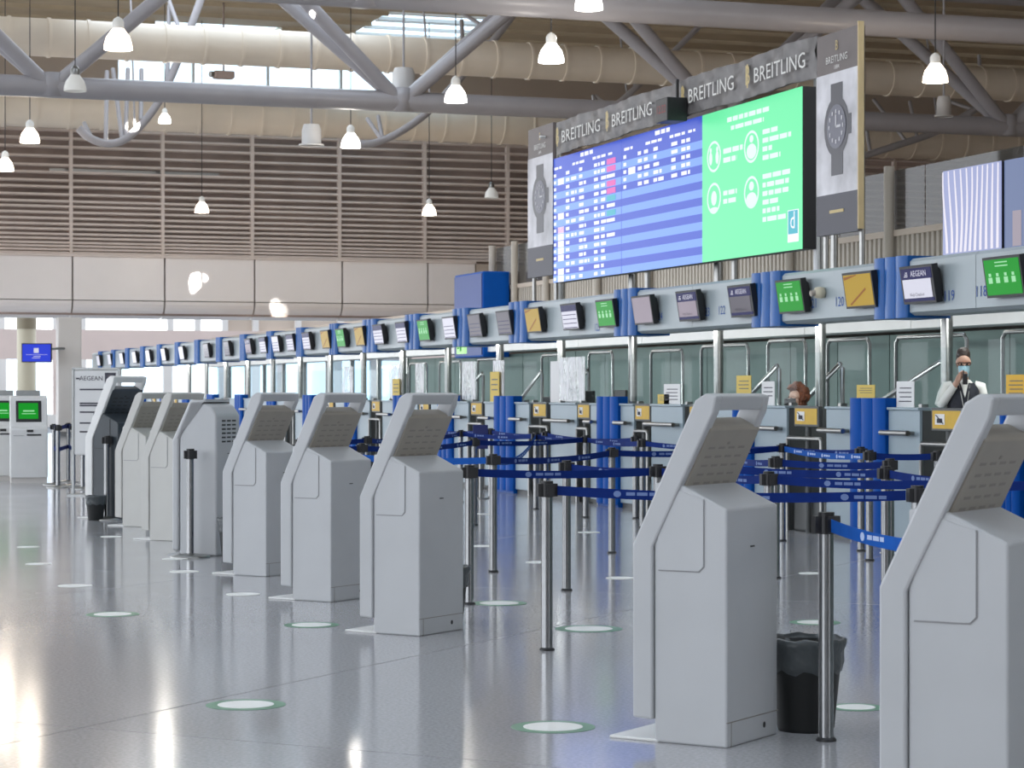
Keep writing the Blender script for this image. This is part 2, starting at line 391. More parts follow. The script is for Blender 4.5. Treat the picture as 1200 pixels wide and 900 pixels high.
# back wall behind the camera and roof
wall_back = structure('wall_back')                       # mullions and an unseen wall, raised to darken the kiosks' backs
for k in range(14): box('mullion', m_pale, wall_back, -24 + k * 2.9, -23.85 + k * 2.9, -14.3, -14, 0, 13.0)
box('shading_wall', m_pale, wall_back, -24, T + .2, -14.3, -14, 0, 12.2)
# ================================================================== CEILING
ceiling = structure('ceiling')
ZR = 12.9
def roof_strip(a, b, t0_, t1_):
    MB().box(t0_, t1_, a + .02, b - .02, ZR, ZR + .12).box(t0_, t1_, a + .02, a + .10, ZR - .12, ZR).build('roof_panel', m_roof, ceiling)
s = -14
while s < 75.2:
    if s in (0, 2, 4, 14, 16, 26, 28, 38, 40, 50, 52, 56, 58, 60): [roof_strip(s, s + 2, a, b) for a, b in ((-24, -16), (-8, -4), (4, 8), (16, 48))]  # gaps opened in the unseen roof to let in more sky light
    elif 66 <= s < 70: [roof_strip(s, s + 2, a, b) for a, b in ((-24, 18), (21.6, 48))]
    elif 70 <= s < 72: [roof_strip(s, s + 2, a, b) for a, b in ((-24, 11.6), (15.6, 18), (21.6, 48))]
    else: roof_strip(s, s + 2, -24, 48)
    s += 2
glz = MB().box(18, 21.6, 66.02, 71.98, ZR + .05, ZR + .07).build('skylight_pane', m_pane, ceiling); MB().box(11.6, 15.6, 70.02, 71.98, ZR + .05, ZR + .07).build('skylight_pane', m_pane, ceiling)
for q in range(5): box('skylight_bar', m_pale, ceiling, 18, 21.6, 66.1 + q * 1.4, 66.2 + q * 1.4, ZR - .05, ZR + .05)
lx, ly = at(503, 70); box('skylight_bar', m_pale, ceiling, 18, 21.6, ly - .06, ly + .06, ZR - .06, ZR + .05)
wall_rear = structure('wall_side_added'); box('panel', m_tan, wall_rear, 46.5, 46.8, -14, 75.5, 3.0, 13.0)  # unseen side wall, added to darken the ceiling at the right
# ------------------------------------------------------------------ ducts
def duct(s, z, r, label):
    d = thing('air_duct', label, 'duct', (0, s, z)); n = 20
    MB().path([(-8, 0, 0), (46.3, 0, 0)], r, n).build('duct_tube', m_duct, d)
    ring = MB(); ring.path([(-.04, 0, 0), (.04, 0, 0)], r + .03, n); me = None
    for k in range(46):
        t = 0 + k * 1.0
        if me is None: me = ring.build('duct_rib', m_duct, d, (t, 0, 0)).data
        else: place('duct_rib', me, d, (t, 0, 0))
duct(58.8, 10.5, .49, 'upper of the two cream ribbed air ducts crossing the hall below the roof')
duct(70.5, 10.2, .66, 'lower cream ribbed air duct running just above the louvred far wall')
# ------------------------------------------------------------------ trusses
def truss(s, label, nodes, full=True):
    t = thing('roof_truss', label, 'truss', (0, s, 8.6))
    MB().path([(-10, 0, 0), (48, 0, 0)], .255, 16).build('bottom_chord', m_truss, t)
    for dy in (-1.0, 1.0): MB().path([(-10, dy, 3.7), (48, dy, 3.7)], .2, 12).build('top_chord', m_truss, t)
    for n in nodes:
        for sg in (-1, 1):
            for dy in (-1.0, 1.0):
                MB().path([(n + sg * .18, dy * .06, .12), (n + sg * 4.2, dy, 3.7)], .17, 12).build('diagonal', m_truss, t)
        MB().lathe([(.0, -.3), (.26, -.28), (.29, 0), (.26, .28), (0, .3)], (n, 0, .05), 12).build('node', m_truss, t)
    return t
truss(54.0, 'grey tubular roof truss with V-shaped diagonals above the louvred wall', [-2.05, 6.49, 15.04, 23.58, 32.1, 40.6])
truss(39.6, 'nearer grey tubular roof truss crossing the top right of the view', [-6.5, 2.0, 10.3, 27.85, 36.4])
def curved(sp, pix, lattice, label, r=.11):
    P = [Vector((t_at(x, sp), sp, zat(y, Ys_at(x, sp)))) for x, y in pix]
    c = thing('curved_brace', label, 'brace', (P[0].x, sp, 0)); o = P[0].x
    pts = [];
    for i in range(len(P) - 1):                      # catmull-rom
        p0 = P[max(i - 1, 0)]; p1 = P[i]; p2 = P[i + 1]; p3 = P[min(i + 2, len(P) - 1)]
        for q in range(5):
            u = q / 5; pts.append(.5 * ((2 * p1) + (p2 - p0) * u + (2 * p0 - 5 * p1 + 4 * p2 - p3) * u * u + (3 * p1 - p0 - 3 * p2 + p3) * u ** 3))
    pts.append(P[-1])
    MB().path([(p.x - o, 0, p.z) for p in pts], r, 10).build('curved_tube', m_truss, c)
    MB().path([(pts[len(pts) // 2].x - o, .0, pts[len(pts) // 2].z), (pts[len(pts) // 2].x - o, .9, ZR)], .03, 6).build('hanger', m_truss, c)
    for (xa, ya, xb, yb) in lattice:
        MB().path([(t_at(xa, sp) - o, 0, zat(ya, Ys_at(xa, sp))), (t_at(xb, sp) - o, .9, zat(yb, Ys_at(xb, sp)))], .06, 8).build('lattice_rod', m_truss, c)
curved(61, [(92, 150), (104, 161), (124, 168), (145, 164), (167, 145), (190, 112), (212, 62), (238, -8)],
       [(107, 161, 104, 140), (124, 165, 131, 78), (143, 162, 138, 75), (147, 160, 156, 75), (165, 140, 172, 76), (196, 95, 205, 0), (214, 45, 205, -5)], 'thin curved lattice tube hanging above the left part of the louvres')
curved(61, [(408, 168), (436, 168), (468, 155), (505, 128), (545, 85), (580, 45), (608, 8)],
       [(446, 162, 440, 135), (448, 162, 453, 132), (577, 50, 572, 42), (543, 85, 552, 18), (562, 28, 550, 8)], 'thin curved lattice tube crossing behind the middle of the far truss')
curved(61, [(1008, 184), (1052, 170), (1100, 153), (1150, 124), (1205, 92)],
       [(1062, 166, 1040, 112), (1075, 162, 1083, 115), (1020, 180, 1026, 112), (1140, 128, 1122, 112), (1150, 122, 1165, 60)], 'thin curved lattice tube right of the tall watch banners')
curved(61, [(663, 168), (700, 140), (735, 112), (790, 60), (830, 20)], [(700, 140, 708, 108), (716, 128, 711, 108), (745, 100, 752, 72), (766, 82, 768, 60)], 'thin curved lattice tube above the dark lettered banner', .09)
# ------------------------------------------------------------------ pendant lamps
def lamp(x, y_bottom, Y, d, lit, label, warm=False):
    a, b = at(x, Y); z = zat(y_bottom, Y); r = d / 2
    L = thing('pendant_lamp', label, 'lamp', (a, b, z), 0, 'pendant lamps')
    hS = d * .72
    MB().lathe([(r, 0), (r * .98, hS * .25), (r * .82, hS * .62), (r * .52, hS * .9), (r * .42, hS)], n=20).build('lamp_shade', (m_bulbw if warm else m_bulb) if lit else m_shade, L)
    MB().lathe([(r * .42, hS), (r * .42, hS * 1.35), (r * .3, hS * 1.5), (0.02, hS * 1.6)], n=12).build('lamp_cap', m_shade if lit else m_steel, L)
    MB().path([(0, 0, hS * 1.55), (0, 0, ZR - z)], .012, 6).build('cord', m_black, L)
    if lit:
        MB().lathe([(0, 0), (r * .97, 0)], n=20).build('diffuser', m_bulb, L, (0, 0, .02))
        l = bpy.data.lights.new('lamp_light', 'POINT'); l.energy = 45; l.color = (1, .86, .7) if warm else (1, .93, .84); l.shadow_soft_size = r
        o = bpy.data.objects.new('lamp_light', l); COL.objects.link(o); o.parent = L; o.location = (0, 0, -.25)
    return L
lamp(138.5, 58, 39, .49, 1, 'large lit pendant lamp left of the top, in front of a grey diagonal tube', True)
lamp(646, 73, 42, .48, 1, 'lit pendant lamp above the left end of the dark lettered banner')
lamp(534, 119.5, 50, .50, 1, 'bright lit pendant lamp right of the V of the far truss')
lamp(1096, 96, 42, .47, 1, 'lit pendant lamp right of the tall watch banner', True)
lamp(35, 167, 57, .50, 1, 'lit pendant lamp near the left edge, the higher of a pair', True)
lamp(6, 200, 60, .46, 1, 'lit pendant lamp cut by the left edge of the view', True)
lamp(411, 173, 57, .50, 1, 'bright lit pendant lamp at the foot of the middle curved tube')
lamp(236.5, 249, 70, .44, 1, 'small lit pendant lamp before the louvres, left one of two', True)
lamp(503, 252, 70, .44, 1, 'small lit pendant lamp before the louvres, in the middle of the view', True)
lamp(576, 232, 68, .42, 0, 'small unlit pendant lamp before the louvres left of the display')
lamp(88, 107, 46, .46, 0, 'unlit glass pendant lamp in front of the far truss tube')
lamp(690, 11, 40, .50, 1, 'lit pendant lamp cut by the top edge, left of two touching')
lamp(712, 12, 44, .34, 1, 'small lit pendant lamp cut by the top edge, right of two touching')
lamp(193, 144, 63, .36, 1, 'small lit pendant lamp added for a window glimpse below the far truss tube')  # lamp added in place of a bright glimpse of window
def nozzle(x, y0, y1, Y, w, label):
    a, b = at(x, Y); z0, z1 = zat(y1, Y), zat(y0, Y); r = w / 2 * Y / F
    t = thing('air_nozzle', label, 'air outlet', (a, b, z0), 0, 'air outlets')
    MB().lathe([(r * 1.3, 0), (r * 1.3, .04), (r, .05), (r, z1 - z0 - .15), (r * .8, z1 - z0)], n=18).build('drum', m_pinkf, t)
    MB().lathe([(0, .02), (r * 1.25, .02)], n=18).build('grille', m_steel, t)
    MB().path([(0, 0, z1 - z0 - .02), (0, 0, ZR - z0)], .03, 8).build('hanger', m_truss, t)
nozzle(365, 146, 171, 58, 23, 'white drum-shaped air outlet before the louvres, left of a bright lamp')
nozzle(473, 80, 108, 58, 27, 'cream drum-shaped air outlet within the V of the far truss')
nozzle(1106, 113, 137, 58, 17, 'pale drum-shaped air outlet below the right-hand lamp')
# small brown sensor on clerestory
b_ = thing('wall_camera', 'small brown camera box on the bright upper window', 'camera', (t_at(262, 66), 66, zat(88, Ys_at(262, 66))))
MB().box(-.3, .3, -.2, .2, -.11, .11).build('camera_body', m_dark, b_, bevel=.04); MB().path([(-.3, -.05, 0), (-.42, -.1, 0)], .09, 10).build('lens', m_steel, b_)
MB().path([(0, 0, .1), (0, 0, ZR - zat(88, Ys_at(262, 66)))], .03, 6).build('bracket', m_dark, b_)

# ================================================================== FASCIA above the counters
TF = 10.0; Z0, Z1 = 2.118, 2.64
blues = [(1200, 1236)]
blues = [(1028, 1066), (884, 916.5), (722.5, 747), (599, 618.5), (533, 550), (477, 492), (427, 442)]
fas = thing('counter_fascia', 'long grey-blue overhead fascia with blue fluted panels and tilted monitors, above the check-in desks', 'fascia', (TF, 0, 0))
seg = [(s_at(b, TF), s_at(a, TF)) for a, b in blues]
last = seg[-1]; pitch = 2.74
s = last[0]
while s < 68: s += pitch; seg.append((s, s + .52))
s_start, s_fend = s_at(1290, TF), 72.5
seg.append((s_at(1200, TF) - 2.1, s_at(1200, TF) - 1.6)); seg.sort()
cur = s_start
def fpanel(a, b):
    MB().prism_y([(0, Z0 + .03), (.05, Z0), (.4, Z0), (.4, Z1), (.03, Z1), (0, Z1 - .03)], a + .004, b - .004).build('fascia_panel', m_fascia, fas)
for a, b in seg:
    n = max(1, round((a - cur) / 1.4))
    for k in range(n): fpanel(cur + (a - cur) * k / n, cur + (a - cur) * (k + 1) / n)
    w = b - a; pr = []
    for q in range(3):
        for i in range(7):
            th = math.pi * i / 6; pr.append((-.015 - .05 * math.sin(th), a + w * (q + (1 - math.cos(th)) / 2) / 3))
    vs = [(x, y, Z0 - .02) for x, y in pr] + [(x, y, Z1 + .03) for x, y in pr]; n = len(pr)
    m_ = MB().add(vs, [(i, i + 1, i + 1 + n, i + n) for i in range(n - 1)], 0, True)
    m_.box(-.015, .42, a, b, Z0 - .02, Z1 + .03).build('blue_fluted_panel', m_bluef, fas); cur = b
n = 3
for k in range(n): fpanel(cur + (s_fend - cur) * k / n, cur + (s_fend - cur) * (k + 1) / n)
num = MB()
for body, x, y in [('119', 1112.5, 347), ('118', 1150, 342), ('121', 953, 356), ('120', 984, 354), ('123', 828, 366), ('122', 846, 364), ('125', 700, 384), ('124', 773, 371)]:
    Y = Y_at(x, TF); add_text(num, body, .135, (-.004, s_at(x, TF), zat(y, Y)), AX, AY)
num.build('counter_number', m_num, fas)['label'] = 'blue counter numbers printed along the fascia'
for k in range(12):
    sm = s_start + 2 + k * 4.2
    MB().box(.42, .50, sm - 1.3, sm + 1.3, Z0 + .02, Z0 + .09).build('added_strip_light', m_led_w, fas)  # unseen strip lamps, added to brighten the bulkhead and desks
    l = bpy.data.lights.new('added_strip_glow', 'AREA'); l.shape = 'RECTANGLE'; l.size = 2.6; l.size_y = .1; l.energy = 24; l.color = (.95, 1, .97)
    o = bpy.data.objects.new('added_strip_glow', l); COL.objects.link(o); o.parent = fas; o.location = (.54, sm, Z0 + .02)
    o.rotation_euler = (Vector((.8, 0, -.45))).to_track_quat('-Z', 'Y').to_euler()
dm = thing('dome_camera', 'small cream camera on the fascia between the green and yellow monitors', 'camera', (TF - .05, s_at(966, TF), 2.40))
MB().lathe([(0, -.06), (.05, -.05), (.065, 0), (.05, .05), (0, .06)], n=12).build('camera_body', m_column, dm); MB().path([(-.05, 0, 0), (-.1, 0, -.01)], .03, 8).build('lens', m_corr, dm)

# ------------------------------------------------------------------ tilted monitors
mons = [(1172, 'g'), (1072, 'A'), (1003, 'y'), (922.5, 'g'), (865, 'N'), (803, 'W'), (750, 'p'), (707, 'g'), (665, 'w'), (622, 'y'), (588, 'k'), (554, 'k'), (524, 'l'), (494, 'g'), (468, 'w'), (441, 'w'), (419, 'y'), (397, 'g'), (379, 'y'), (357, 'w'), (338, 'w'), (321, 'l'), (306, 'w'), (289, 'W'), (264, 'k'), (240, 'k'), (211, 'b'), (190, 'b'), (172, 'b'), (156, 'b'), (141, 'b'), (127, 'b'), (114, 'b')]
DESC = dict(g='a green notice', A='a navy header over white', y='a yellow picture', N='navy header over grey', W='navy header over pale grey', p='a mauve picture', w='a white page', k='a dark grey page', l='a lined white page', b='a blank bright page')
TM = 9.86
MW, MH, MD = .60, .345, .125
frame_me = None
for i, (x, c) in enumerate(mons):
    s = s_at(x, TM)
    mo = thing('fascia_monitor', f'tilted black monitor showing {DESC[c]}, {nth(i + 1)} from the right along the fascia', 'monitor', (9.888, s, 2.385 if i < 26 else 2.38), 0, 'monitors along the fascia')
    piv = bpy.data.objects.new('monitor_body', None)
    ty = math.radians(9)
    R = Matrix.Rotation(-ty, 4, 'Y')   # top leans out towards the hall
    def bld(m, name, mats, par, bevel=0):
        m.v = [tuple(R @ Vector(v)) for v in m.v]; return m.build(name, mats, par, bevel=bevel)
    if frame_me is None:
        frame_me = bld(MB().box(0, MD * .5, -MW / 2, MW / 2, -MH / 2, MH / 2).prism_y([(MD * .5, -MH / 2 + .02), (MD * .8, -MH / 2 + .06), (MD * .8, MH / 2 - .06), (MD * .5, MH / 2 - .02)], -MW / 2 + .03, MW / 2 - .03), 'casing', m_black, mo).data
        arm_me = MB().box(MD * .6, .111, -.08, .08, -.06, .06).build('wall_arm', m_chrome, mo).data
    else:
        place('casing', frame_me, mo); place('wall_arm', arm_me, mo)
    w, h = MW / 2 - .022, MH / 2 - .022
    q = lambda m, y0, y1, z0, z1, k, d=.003: m.box(-d, 0, y0, y1, z0, z1, k)
    sc_ = MB()
    if c == 'g':
        q(sc_, -w, w, -h, h, 0)
        pr = MB()
        for k, yy in enumerate((.2, .08, -.05, -.17)):
            q(pr, yy - .03, yy + .03, -.05, .0, 0, .006); q(pr, yy - .018, yy + .018, .008, .035, 0, .006)
        for k in range(2): q(pr, -.1, .1, .09 + .03 * k, .1 + .03 * k, 0, .006)
        bld(sc_, 'screen', m_scr_g, mo); bld(pr, 'notice_icons', m_scr_gw, mo)
    elif c in 'AWN':
        q(sc_, -w, w, h - .1, h, 0); q(sc_, -w, w, -h, -h + .03, 0); q(sc_, -w + .03, w - .01, -h + .03, h - .1, 1)
        bld(sc_, 'screen', [m_scr_n, {'A': m_scr_w, 'W': m_scr_pk, 'N': m_scr_k}[c]], mo)
        tx = MB(); add_text(tx, 'AEGEAN', .075, (-.008, -.05, h - .052), AX, AY)
        bld(tx, 'screen_lettering', m_scr_w, mo); tx = MB()
        for a0 in range(3): q(tx, .16, .22 - a0 * .015, h - .075 + a0 * .017, h - .067 + a0 * .017, 0, .007)
        bld(tx, 'screen_logo', m_scr_w, mo)
        tx = MB(); add_text(tx, 'Web Check-in', .045, (-.008, .02, -h + .06), AX, AY); bld(tx, 'screen_caption', m_text, mo)
    elif c == 'y':
        q(sc_, -w, w, -h, h, 0); bld(sc_, 'screen', m_scr_y, mo)
        pr = MB().add([(-.006, .2, -h + .02), (-.006, .17, -h + .01), (-.006, -.16, .0), (-.006, -.15, .02)], [(0, 1, 2, 3)]).add([(-.006, w - .01, h - .02), (-.006, w - .02, h - .05), (-.006, 0, h - .01), (-.006, 0, h - .002)], [(0, 1, 2, 3)])
        bld(pr, 'picture_stripe', m_scr_o, mo)
    else:
        mm = {'p': m_scr_pk, 'w': m_scr_w, 'k': m_scr_k, 'l': m_scr_w, 'b': m_scr_w}[c]
        q(sc_, -w, w, -h, h, 0); bld(sc_, 'screen', mm, mo)
        if c in 'wlk':
            pr = MB()
            if c == 'w': q(pr, -w, w, h - .08, h, 0, .005)
            for k in range(4): q(pr, -w + .03, w - .03, h - .13 - .055 * k, h - .12 - .055 * k, 0, .005)
            bld(pr, 'page_lines', m_scr_n, mo)
# ------------------------------------------------------------------ steel columns carrying fascia and display
TC = 10.8
for i, x in enumerate([1109.5, 961.5, 842, 741.5, 658, 586, 525, 472, 426, 387, 352, 320, 291, 265, 242, 222]):
    s = s_at(x, TC); top = 4.75 if i in (1, 2, 3, 4) else 2.6
    c = thing('steel_column', f'round steel column behind the check-in desks, {nth(i + 1)} from the right', 'column', (TC, s, 0), 0, 'steel columns under the fascia')
    MB().path([(0, 0, 0), (0, 0, top)], .058, 14).build('tube', m_steel, c); MB().disc(.13, 0, .015).build('foot_plate', m_steel, c); MB().box(-.40, 0, -.03, .03, 2.45, 2.53).build('fascia_arm', m_steel, c)

# ================================================================== DEPARTURES DISPLAY
TD = 10.25
sL, sG, sR = s_at(648.5, TD), s_at(823, TD), s_at(940, TD)
zb = zat(291.5, Y_at(940, TD)); zt = zat(101, Y_at(940, TD))
disp = thing('departures_display', 'large blue and green departures screen on posts above the fascia', 'display', (TD, 0, 0))
box('cabinet', m_black, disp, .005, .16, sR, sL, zb, zt, bevel=0)
rows = 18; dz = (zt - zb) / rows
b1 = MB(); b2 = MB()
for r in range(rows):
    (b1 if (r % 2 == 0 or r < 2) else b2).box(0, .006, sG, sL, zt - dz * (r + 1), zt - dz * r)
b1.build('dark_blue_rows', m_led_b1, disp); b2.build('light_blue_rows', m_led_b2, disp)
m_ = MB()
m_.box(-.001, .001, sG + (sL - sG) / 2 - .008, sG + (sL - sG) / 2 + .008, zb, zt)
m_.build('panel_seam', m_led_b1, disp)
# cells: white, pink, teal; columns read from the left end (sL) towards the right
wt, pk, te = MB(), MB(), MB()
colw = (sL - sG) / 2
def cell(m, u0, u1, r, hh=.36, off=0):
    z = zt - dz * (r + .5); m.box(-.003, 0, sL - u1 * colw, sL - u0 * colw, z - dz * hh + off, z + dz * hh * .8 + off)
rng = random.Random(3)
def words_(u0, u1, r, hh=.26):
    u = u0
    while u < u1 - .02:
        e = min(u1, u + rng.uniform(.035, .075)); cell(wt, u, e, r, hh); u = e + .016
for blk, nrow in ((0, 17), (1.02, 6)):
    words_(blk + .42, blk + .6, 0, .3); words_(blk + .02, blk + .13, 1, .2); words_(blk + .3, blk + .5, 1, .2); words_(blk + .6, blk + .78, 1, .2)
    words_(blk + .82, blk + .9, 1, .18)
    for r in range(2, nrow + 1):
        cell(wt, blk + .01, blk + .045, r, .25); 
        if rng.random() < .62: cell(wt, blk + .075, blk + .165, r, .5)
        words_(blk + .2, blk + .25, r)
        if rng.random() < .6: words_(blk + .28, blk + .36, r)
        words_(blk + .4, blk + rng.choice((.47, .5, .55)), r)
        words_(blk + .62, blk + .70, r)
        if blk == 0: words_(blk + .72, blk + .79, r)
        else: words_(blk + .74, blk + .84, r)
        if blk == 0:
            if r in (2, 3, 5, 6): q_ = MB(); cell(q_, .80, .92, r, .42); q_.build('pink_status', m_led_p, disp)
            elif r in (7, 9): q_ = MB(); cell(q_, .80, .92, r, .42); q_.build('teal_status', m_led_t, disp)
            elif r in (4, 8, 10, 12): cell(wt, .80, .91, r, .26)
cell(pk, .075, .165, 10, .45)
wt.build('display_lettering', m_led_w, disp)['kind'] = 'stuff'; pk.build('pink_logo', m_led_p, disp)
# green notice
gw = sG - sR; gh = zt - zb
box('green_notice', m_led_g, disp, 0, .006, sR, sG, zb, zt)
gm = MB()
def gbar(u0, u1, v0, v1): gm.box(-.003, 0, sG - u1 * gw, sG - u0 * gw, zt - v1 * gh, zt - v0 * gh)
def ring(u, v, ru, rv, w=.84):
    n = 24; c = Vector((-.003, sG - u * gw, zt - v * gh)); vs = []
    for k in range(n):
        th = 2 * math.pi * k / n; d = Vector((0, math.cos(th) * ru * gw, math.sin(th) * rv * gh)); vs += [c + d, c + d * w]
    gm.add(vs, [(2 * k, 2 * k + 1, (2 * k + 3) % (2 * n), (2 * k + 2) % (2 * n)) for k in range(n)])
def blob(u, v, ru, rv):
    n = 14; c = Vector((-.003, sG - u * gw, zt - v * gh)); gm.add([c + Vector((0, math.cos(2 * math.pi * k / n) * ru * gw, math.sin(2 * math.pi * k / n) * rv * gh)) for k in range(n)], [tuple(range(n))])
def lines(u0, v0, ws, dv):
    for i, w in enumerate(ws):
        u = u0
        while u < u0 + w:
            e = min(u + rng.uniform(.03, .09), u0 + w); gbar(u, e, v0 + i * dv, v0 + i * dv + dv * .55); u = e + .012
lines(.27, .065, [.42], .055); lines(.31, .125, [.33], .05)
for (u, v, kind) in ((.13, .30, 0), (.52, .295, 1), (.13, .58, 2), (.52, .59, 3)):
    ring(u, v, .075, .105)
    if kind == 0: [blob(u - .035, v + .01, .018, .045), blob(u + .035, v + .01, .018, .045), blob(u - .035, v - .045, .012, .018), blob(u + .035, v - .045, .012, .018)]
    if kind == 1: [blob(u, v + .03, .05, .05), blob(u, v - .05, .02, .025)]
    if kind == 2: [blob(u, v, .03, .05), blob(u, v + .075, .045, .015)]
    if kind == 3: [blob(u, v + .05, .055, .05), blob(u, v - .04, .025, .03)]
lines(.23, .265, [.2, .14], .06); lines(.63, .205, [.15, .27, .09, .17], .055); lines(.23, .545, [.14, .14], .055); lines(.63, .49, [.26, .25, .25, .15, .16, .22], .055)
gm.build('notice_print', m_led_wg, disp)
lg = MB(); lg.box(-.004, 0, sR + .03 * gw, sR + .13 * gw, zb + .05 * gh, zb + .25 * gh)
lg.build('logo_ground', m_led_w, disp)
lg = MB(); lg.box(-.007, -.003, sR + .037 * gw, sR + .123 * gw, zb + .10 * gh, zb + .245 * gh); lg.build('logo_square', m_led_t, disp)
lg = MB(); add_text(lg, 'd', .26, (-.009, sR + .08 * gw, zb + .18 * gh), AX, AY); lg.build('logo_letter', m_led_w, disp)
for k, x in enumerate((741.5, 842, 957)):
    MB().path([(.2, s_at(x, TD), 2.645), (.2, s_at(x, TD), zt)], .04, 8).build('display_post', m_steel, disp)
# header banner with lettering
TB = 10.12
ba = thing('header_banner', 'long dark crinkled banner with white lettering above the departures screen', 'banner', (TB, 0, 0))
sa_, sb_ = s_at(653, TB), s_at(957, TB)
Ya, Yb = Y_at(653, TB), Y_at(957, TB)
zb0, zb1 = (zat(176, Ya) + zat(97, Yb)) / 2, (zat(140, Ya) + zat(46, Yb)) / 2
vs = []; fs = []; nu, nv = 120, 8
for i in range(nu + 1):
    for j in range(nv + 1):
        y = sa_ + (sb_ - sa_) * i / nu
        vs.append((.012 * math.sin(y * 7 + j * .8) + .01 * math.sin(y * 17 - j * 1.7) + rng.uniform(-.005, .005), y, zb0 + (zb1 - zb0) * j / nv + .01 * math.sin(y * 3)))
for i in range(nu):
    for j in range(nv): q = i * (nv + 1) + j; fs.append((q, q + 1, q + nv + 2, q + nv + 1))
MB().add(vs, fs, 0, True).add([(v[0] + .03, v[1], v[2]) for v in vs], fs, 0, True).build('banner_cloth', m_ban, ba)
hb = zb1 - zb0
tx = MB(); tg = MB()
span = (sa_ - sb_)
for k, (xa, xb) in enumerate([(661, 706), (720, 767), (810, 863), (887, 947)]):
    ya, yb = s_at(xa, TB), s_at(xb, TB)
    zc_ = zb0 + hb * .46
    wv = max(v.x for v in text_data('BREITLING', 1)[0]) - min(v.x for v in text_data('BREITLING', 1)[0])
    s_t = hb * .54
    tx = MB(); tg = MB()
    add_text(tx, 'BREITLING', s_t, (-.035, (ya + yb) / 2, zc_), AX, AY, sx=(ya - yb) / (wv * s_t))
    gy = ya + .17
    add_text(tg, 'B', hb * .72, (-.035, gy, zc_ + hb * .06), AX, AY, sx=.75); tg.box(-.036, -.034, gy - .015, gy + .015, zc_ - .24 * hb, zc_ + .36 * hb)
    tx.build('banner_lettering', m_wht, ba); tg.build('gold_emblem', m_gold, ba)
for x in (655, 957): MB().path([(.32, s_at(x, TB + .32), 2.645), (.32, s_at(x, TB + .32), zb1 + .05)], .035, 8).path([(.04, s_at(x, TB + .32), zb1 - .1), (.32, s_at(x, TB + .32), zb1 - .1)], .02, 6).build('banner_post', m_white, ba)
# tall watch banners
def watch_banner(xa, xb, ya_t, ya_b, yb_t, yb_b, label, t, gold):
    s1, s0 = s_at(xa, t), s_at(xb, t)
    zt_ = (zat(ya_t, Y_at(xa, t)) + zat(yb_t, Y_at(xb, t))) / 2; zb_ = (zat(ya_b, Y_at(xa, t)) + zat(yb_b, Y_at(xb, t))) / 2
    o = thing('watch_banner', label, 'banner', (t, s0, zb_)); w = s1 - s0; hh = zt_ - zb_
    MB().box(0, .04, 0, w, 0, hh).build('banner_box', m_ban2, o)
    box('picture', m_banw, o, -.006, 0, 0, w, hh * .20, hh * .80)
    box('foot_strip', M('banner_foot', (.07, .07, .09), .5), o, -.006, 0, 0, w, 0, hh * .20)
    m = MB(); cy, cz = w * .5, hh * .53
    n = 20
    m.add([(-.010, cy + math.cos(2 * math.pi * k / n) * w * .30, cz + math.sin(2 * math.pi * k / n) * hh * .15) for k in range(n)], [tuple(range(n))])
    m.box(-.0095, -.007, cy - w * .14, cy + w * .14, cz, hh * .745).box(-.0095, -.007, cy - w * .15, cy + w * .13, hh * .29, cz)
    m.box(-.0095, -.007, cy - w * .35, cy - w * .27, cz - hh * .05, cz + hh * .05); m.build('watch_picture', m_watch, o)
    m = MB(); m.add([(-.014, cy + math.cos(2 * math.pi * k / n) * w * .23, cz + math.sin(2 * math.pi * k / n) * hh * .11) for k in range(n)], [tuple(range(n))]); m.build('watch_dial', m_watch2, o)
    m = MB()
    for k in range(12):
        th = math.pi * k / 6; m.box(-.018, -.015, cy + math.cos(th) * w * .165 - .012, cy + math.cos(th) * w * .165 + .012, cz + math.sin(th) * hh * .075 - .02, cz + math.sin(th) * hh * .075 + .02)
    m.box(-.018, -.015, cy - .012, cy + .012, cz, cz + hh * .06).box(-.018, -.015, cy - w * .11, cy, cz - .012, cz + .012); m.build('watch_hands', m_banw, o)
    m = MB(); add_text(m, 'BREITLING', hh * .05, (-.01, cy, hh * .865), AX, AY, sx=1.0)
    add_text(m, '1884', hh * .03, (-.01, cy, hh * .825), AX, AY); m.build('banner_lettering', m_wht, o)
    m = MB(); add_text(m, 'B', hh * .07, (-.01, cy, hh * .93), AX, AY, sx=.8); m.box(-.012, -.006, cy - .15, cy + .15, hh * .105, hh * .12); m.build('gold_emblem', m_gold, o)
    if gold: MB().box(-.01, .05, -.02, 0, .02, hh + .03).build('gold_side', m_goldf, o)
    MB().path([(.07, .06, 2.645 - zb_), (.07, .06, hh)], .03, 8).path([(.07, w - .06, 2.645 - zb_), (.07, w - .06, hh)], .03, 8).build('banner_post', m_steel, o)
watch_banner(957.5, 1006, 42, 277, 31, 271, 'tall watch advertisement banner right of the green notice', 10.05, True)
watch_banner(619, 648, 151, 326, 145, 322, 'smaller-looking watch advertisement banner at the left end of the display', 10.24, False)
# LED clock
ck = thing('led_clock', 'black LED clock with red digits hung before the lettered banner', 'clock', (9.85, s_at(768, 9.85), zat(145, Y_at(768, 9.85))))
MB().box(0, .25, -.36, 0, 0, .27).build('clock_case', m_black, ck, bevel=.01)
m = MB(); add_text(m, '12:22', .13, (-.004, -.18, .14), AX, AY); m.build('clock_digits', m_led_r, ck)
MB().path([(.2, -.18, .27), (.2, -.18, .5)], .02, 6).build('clock_arm', m_black, ck)
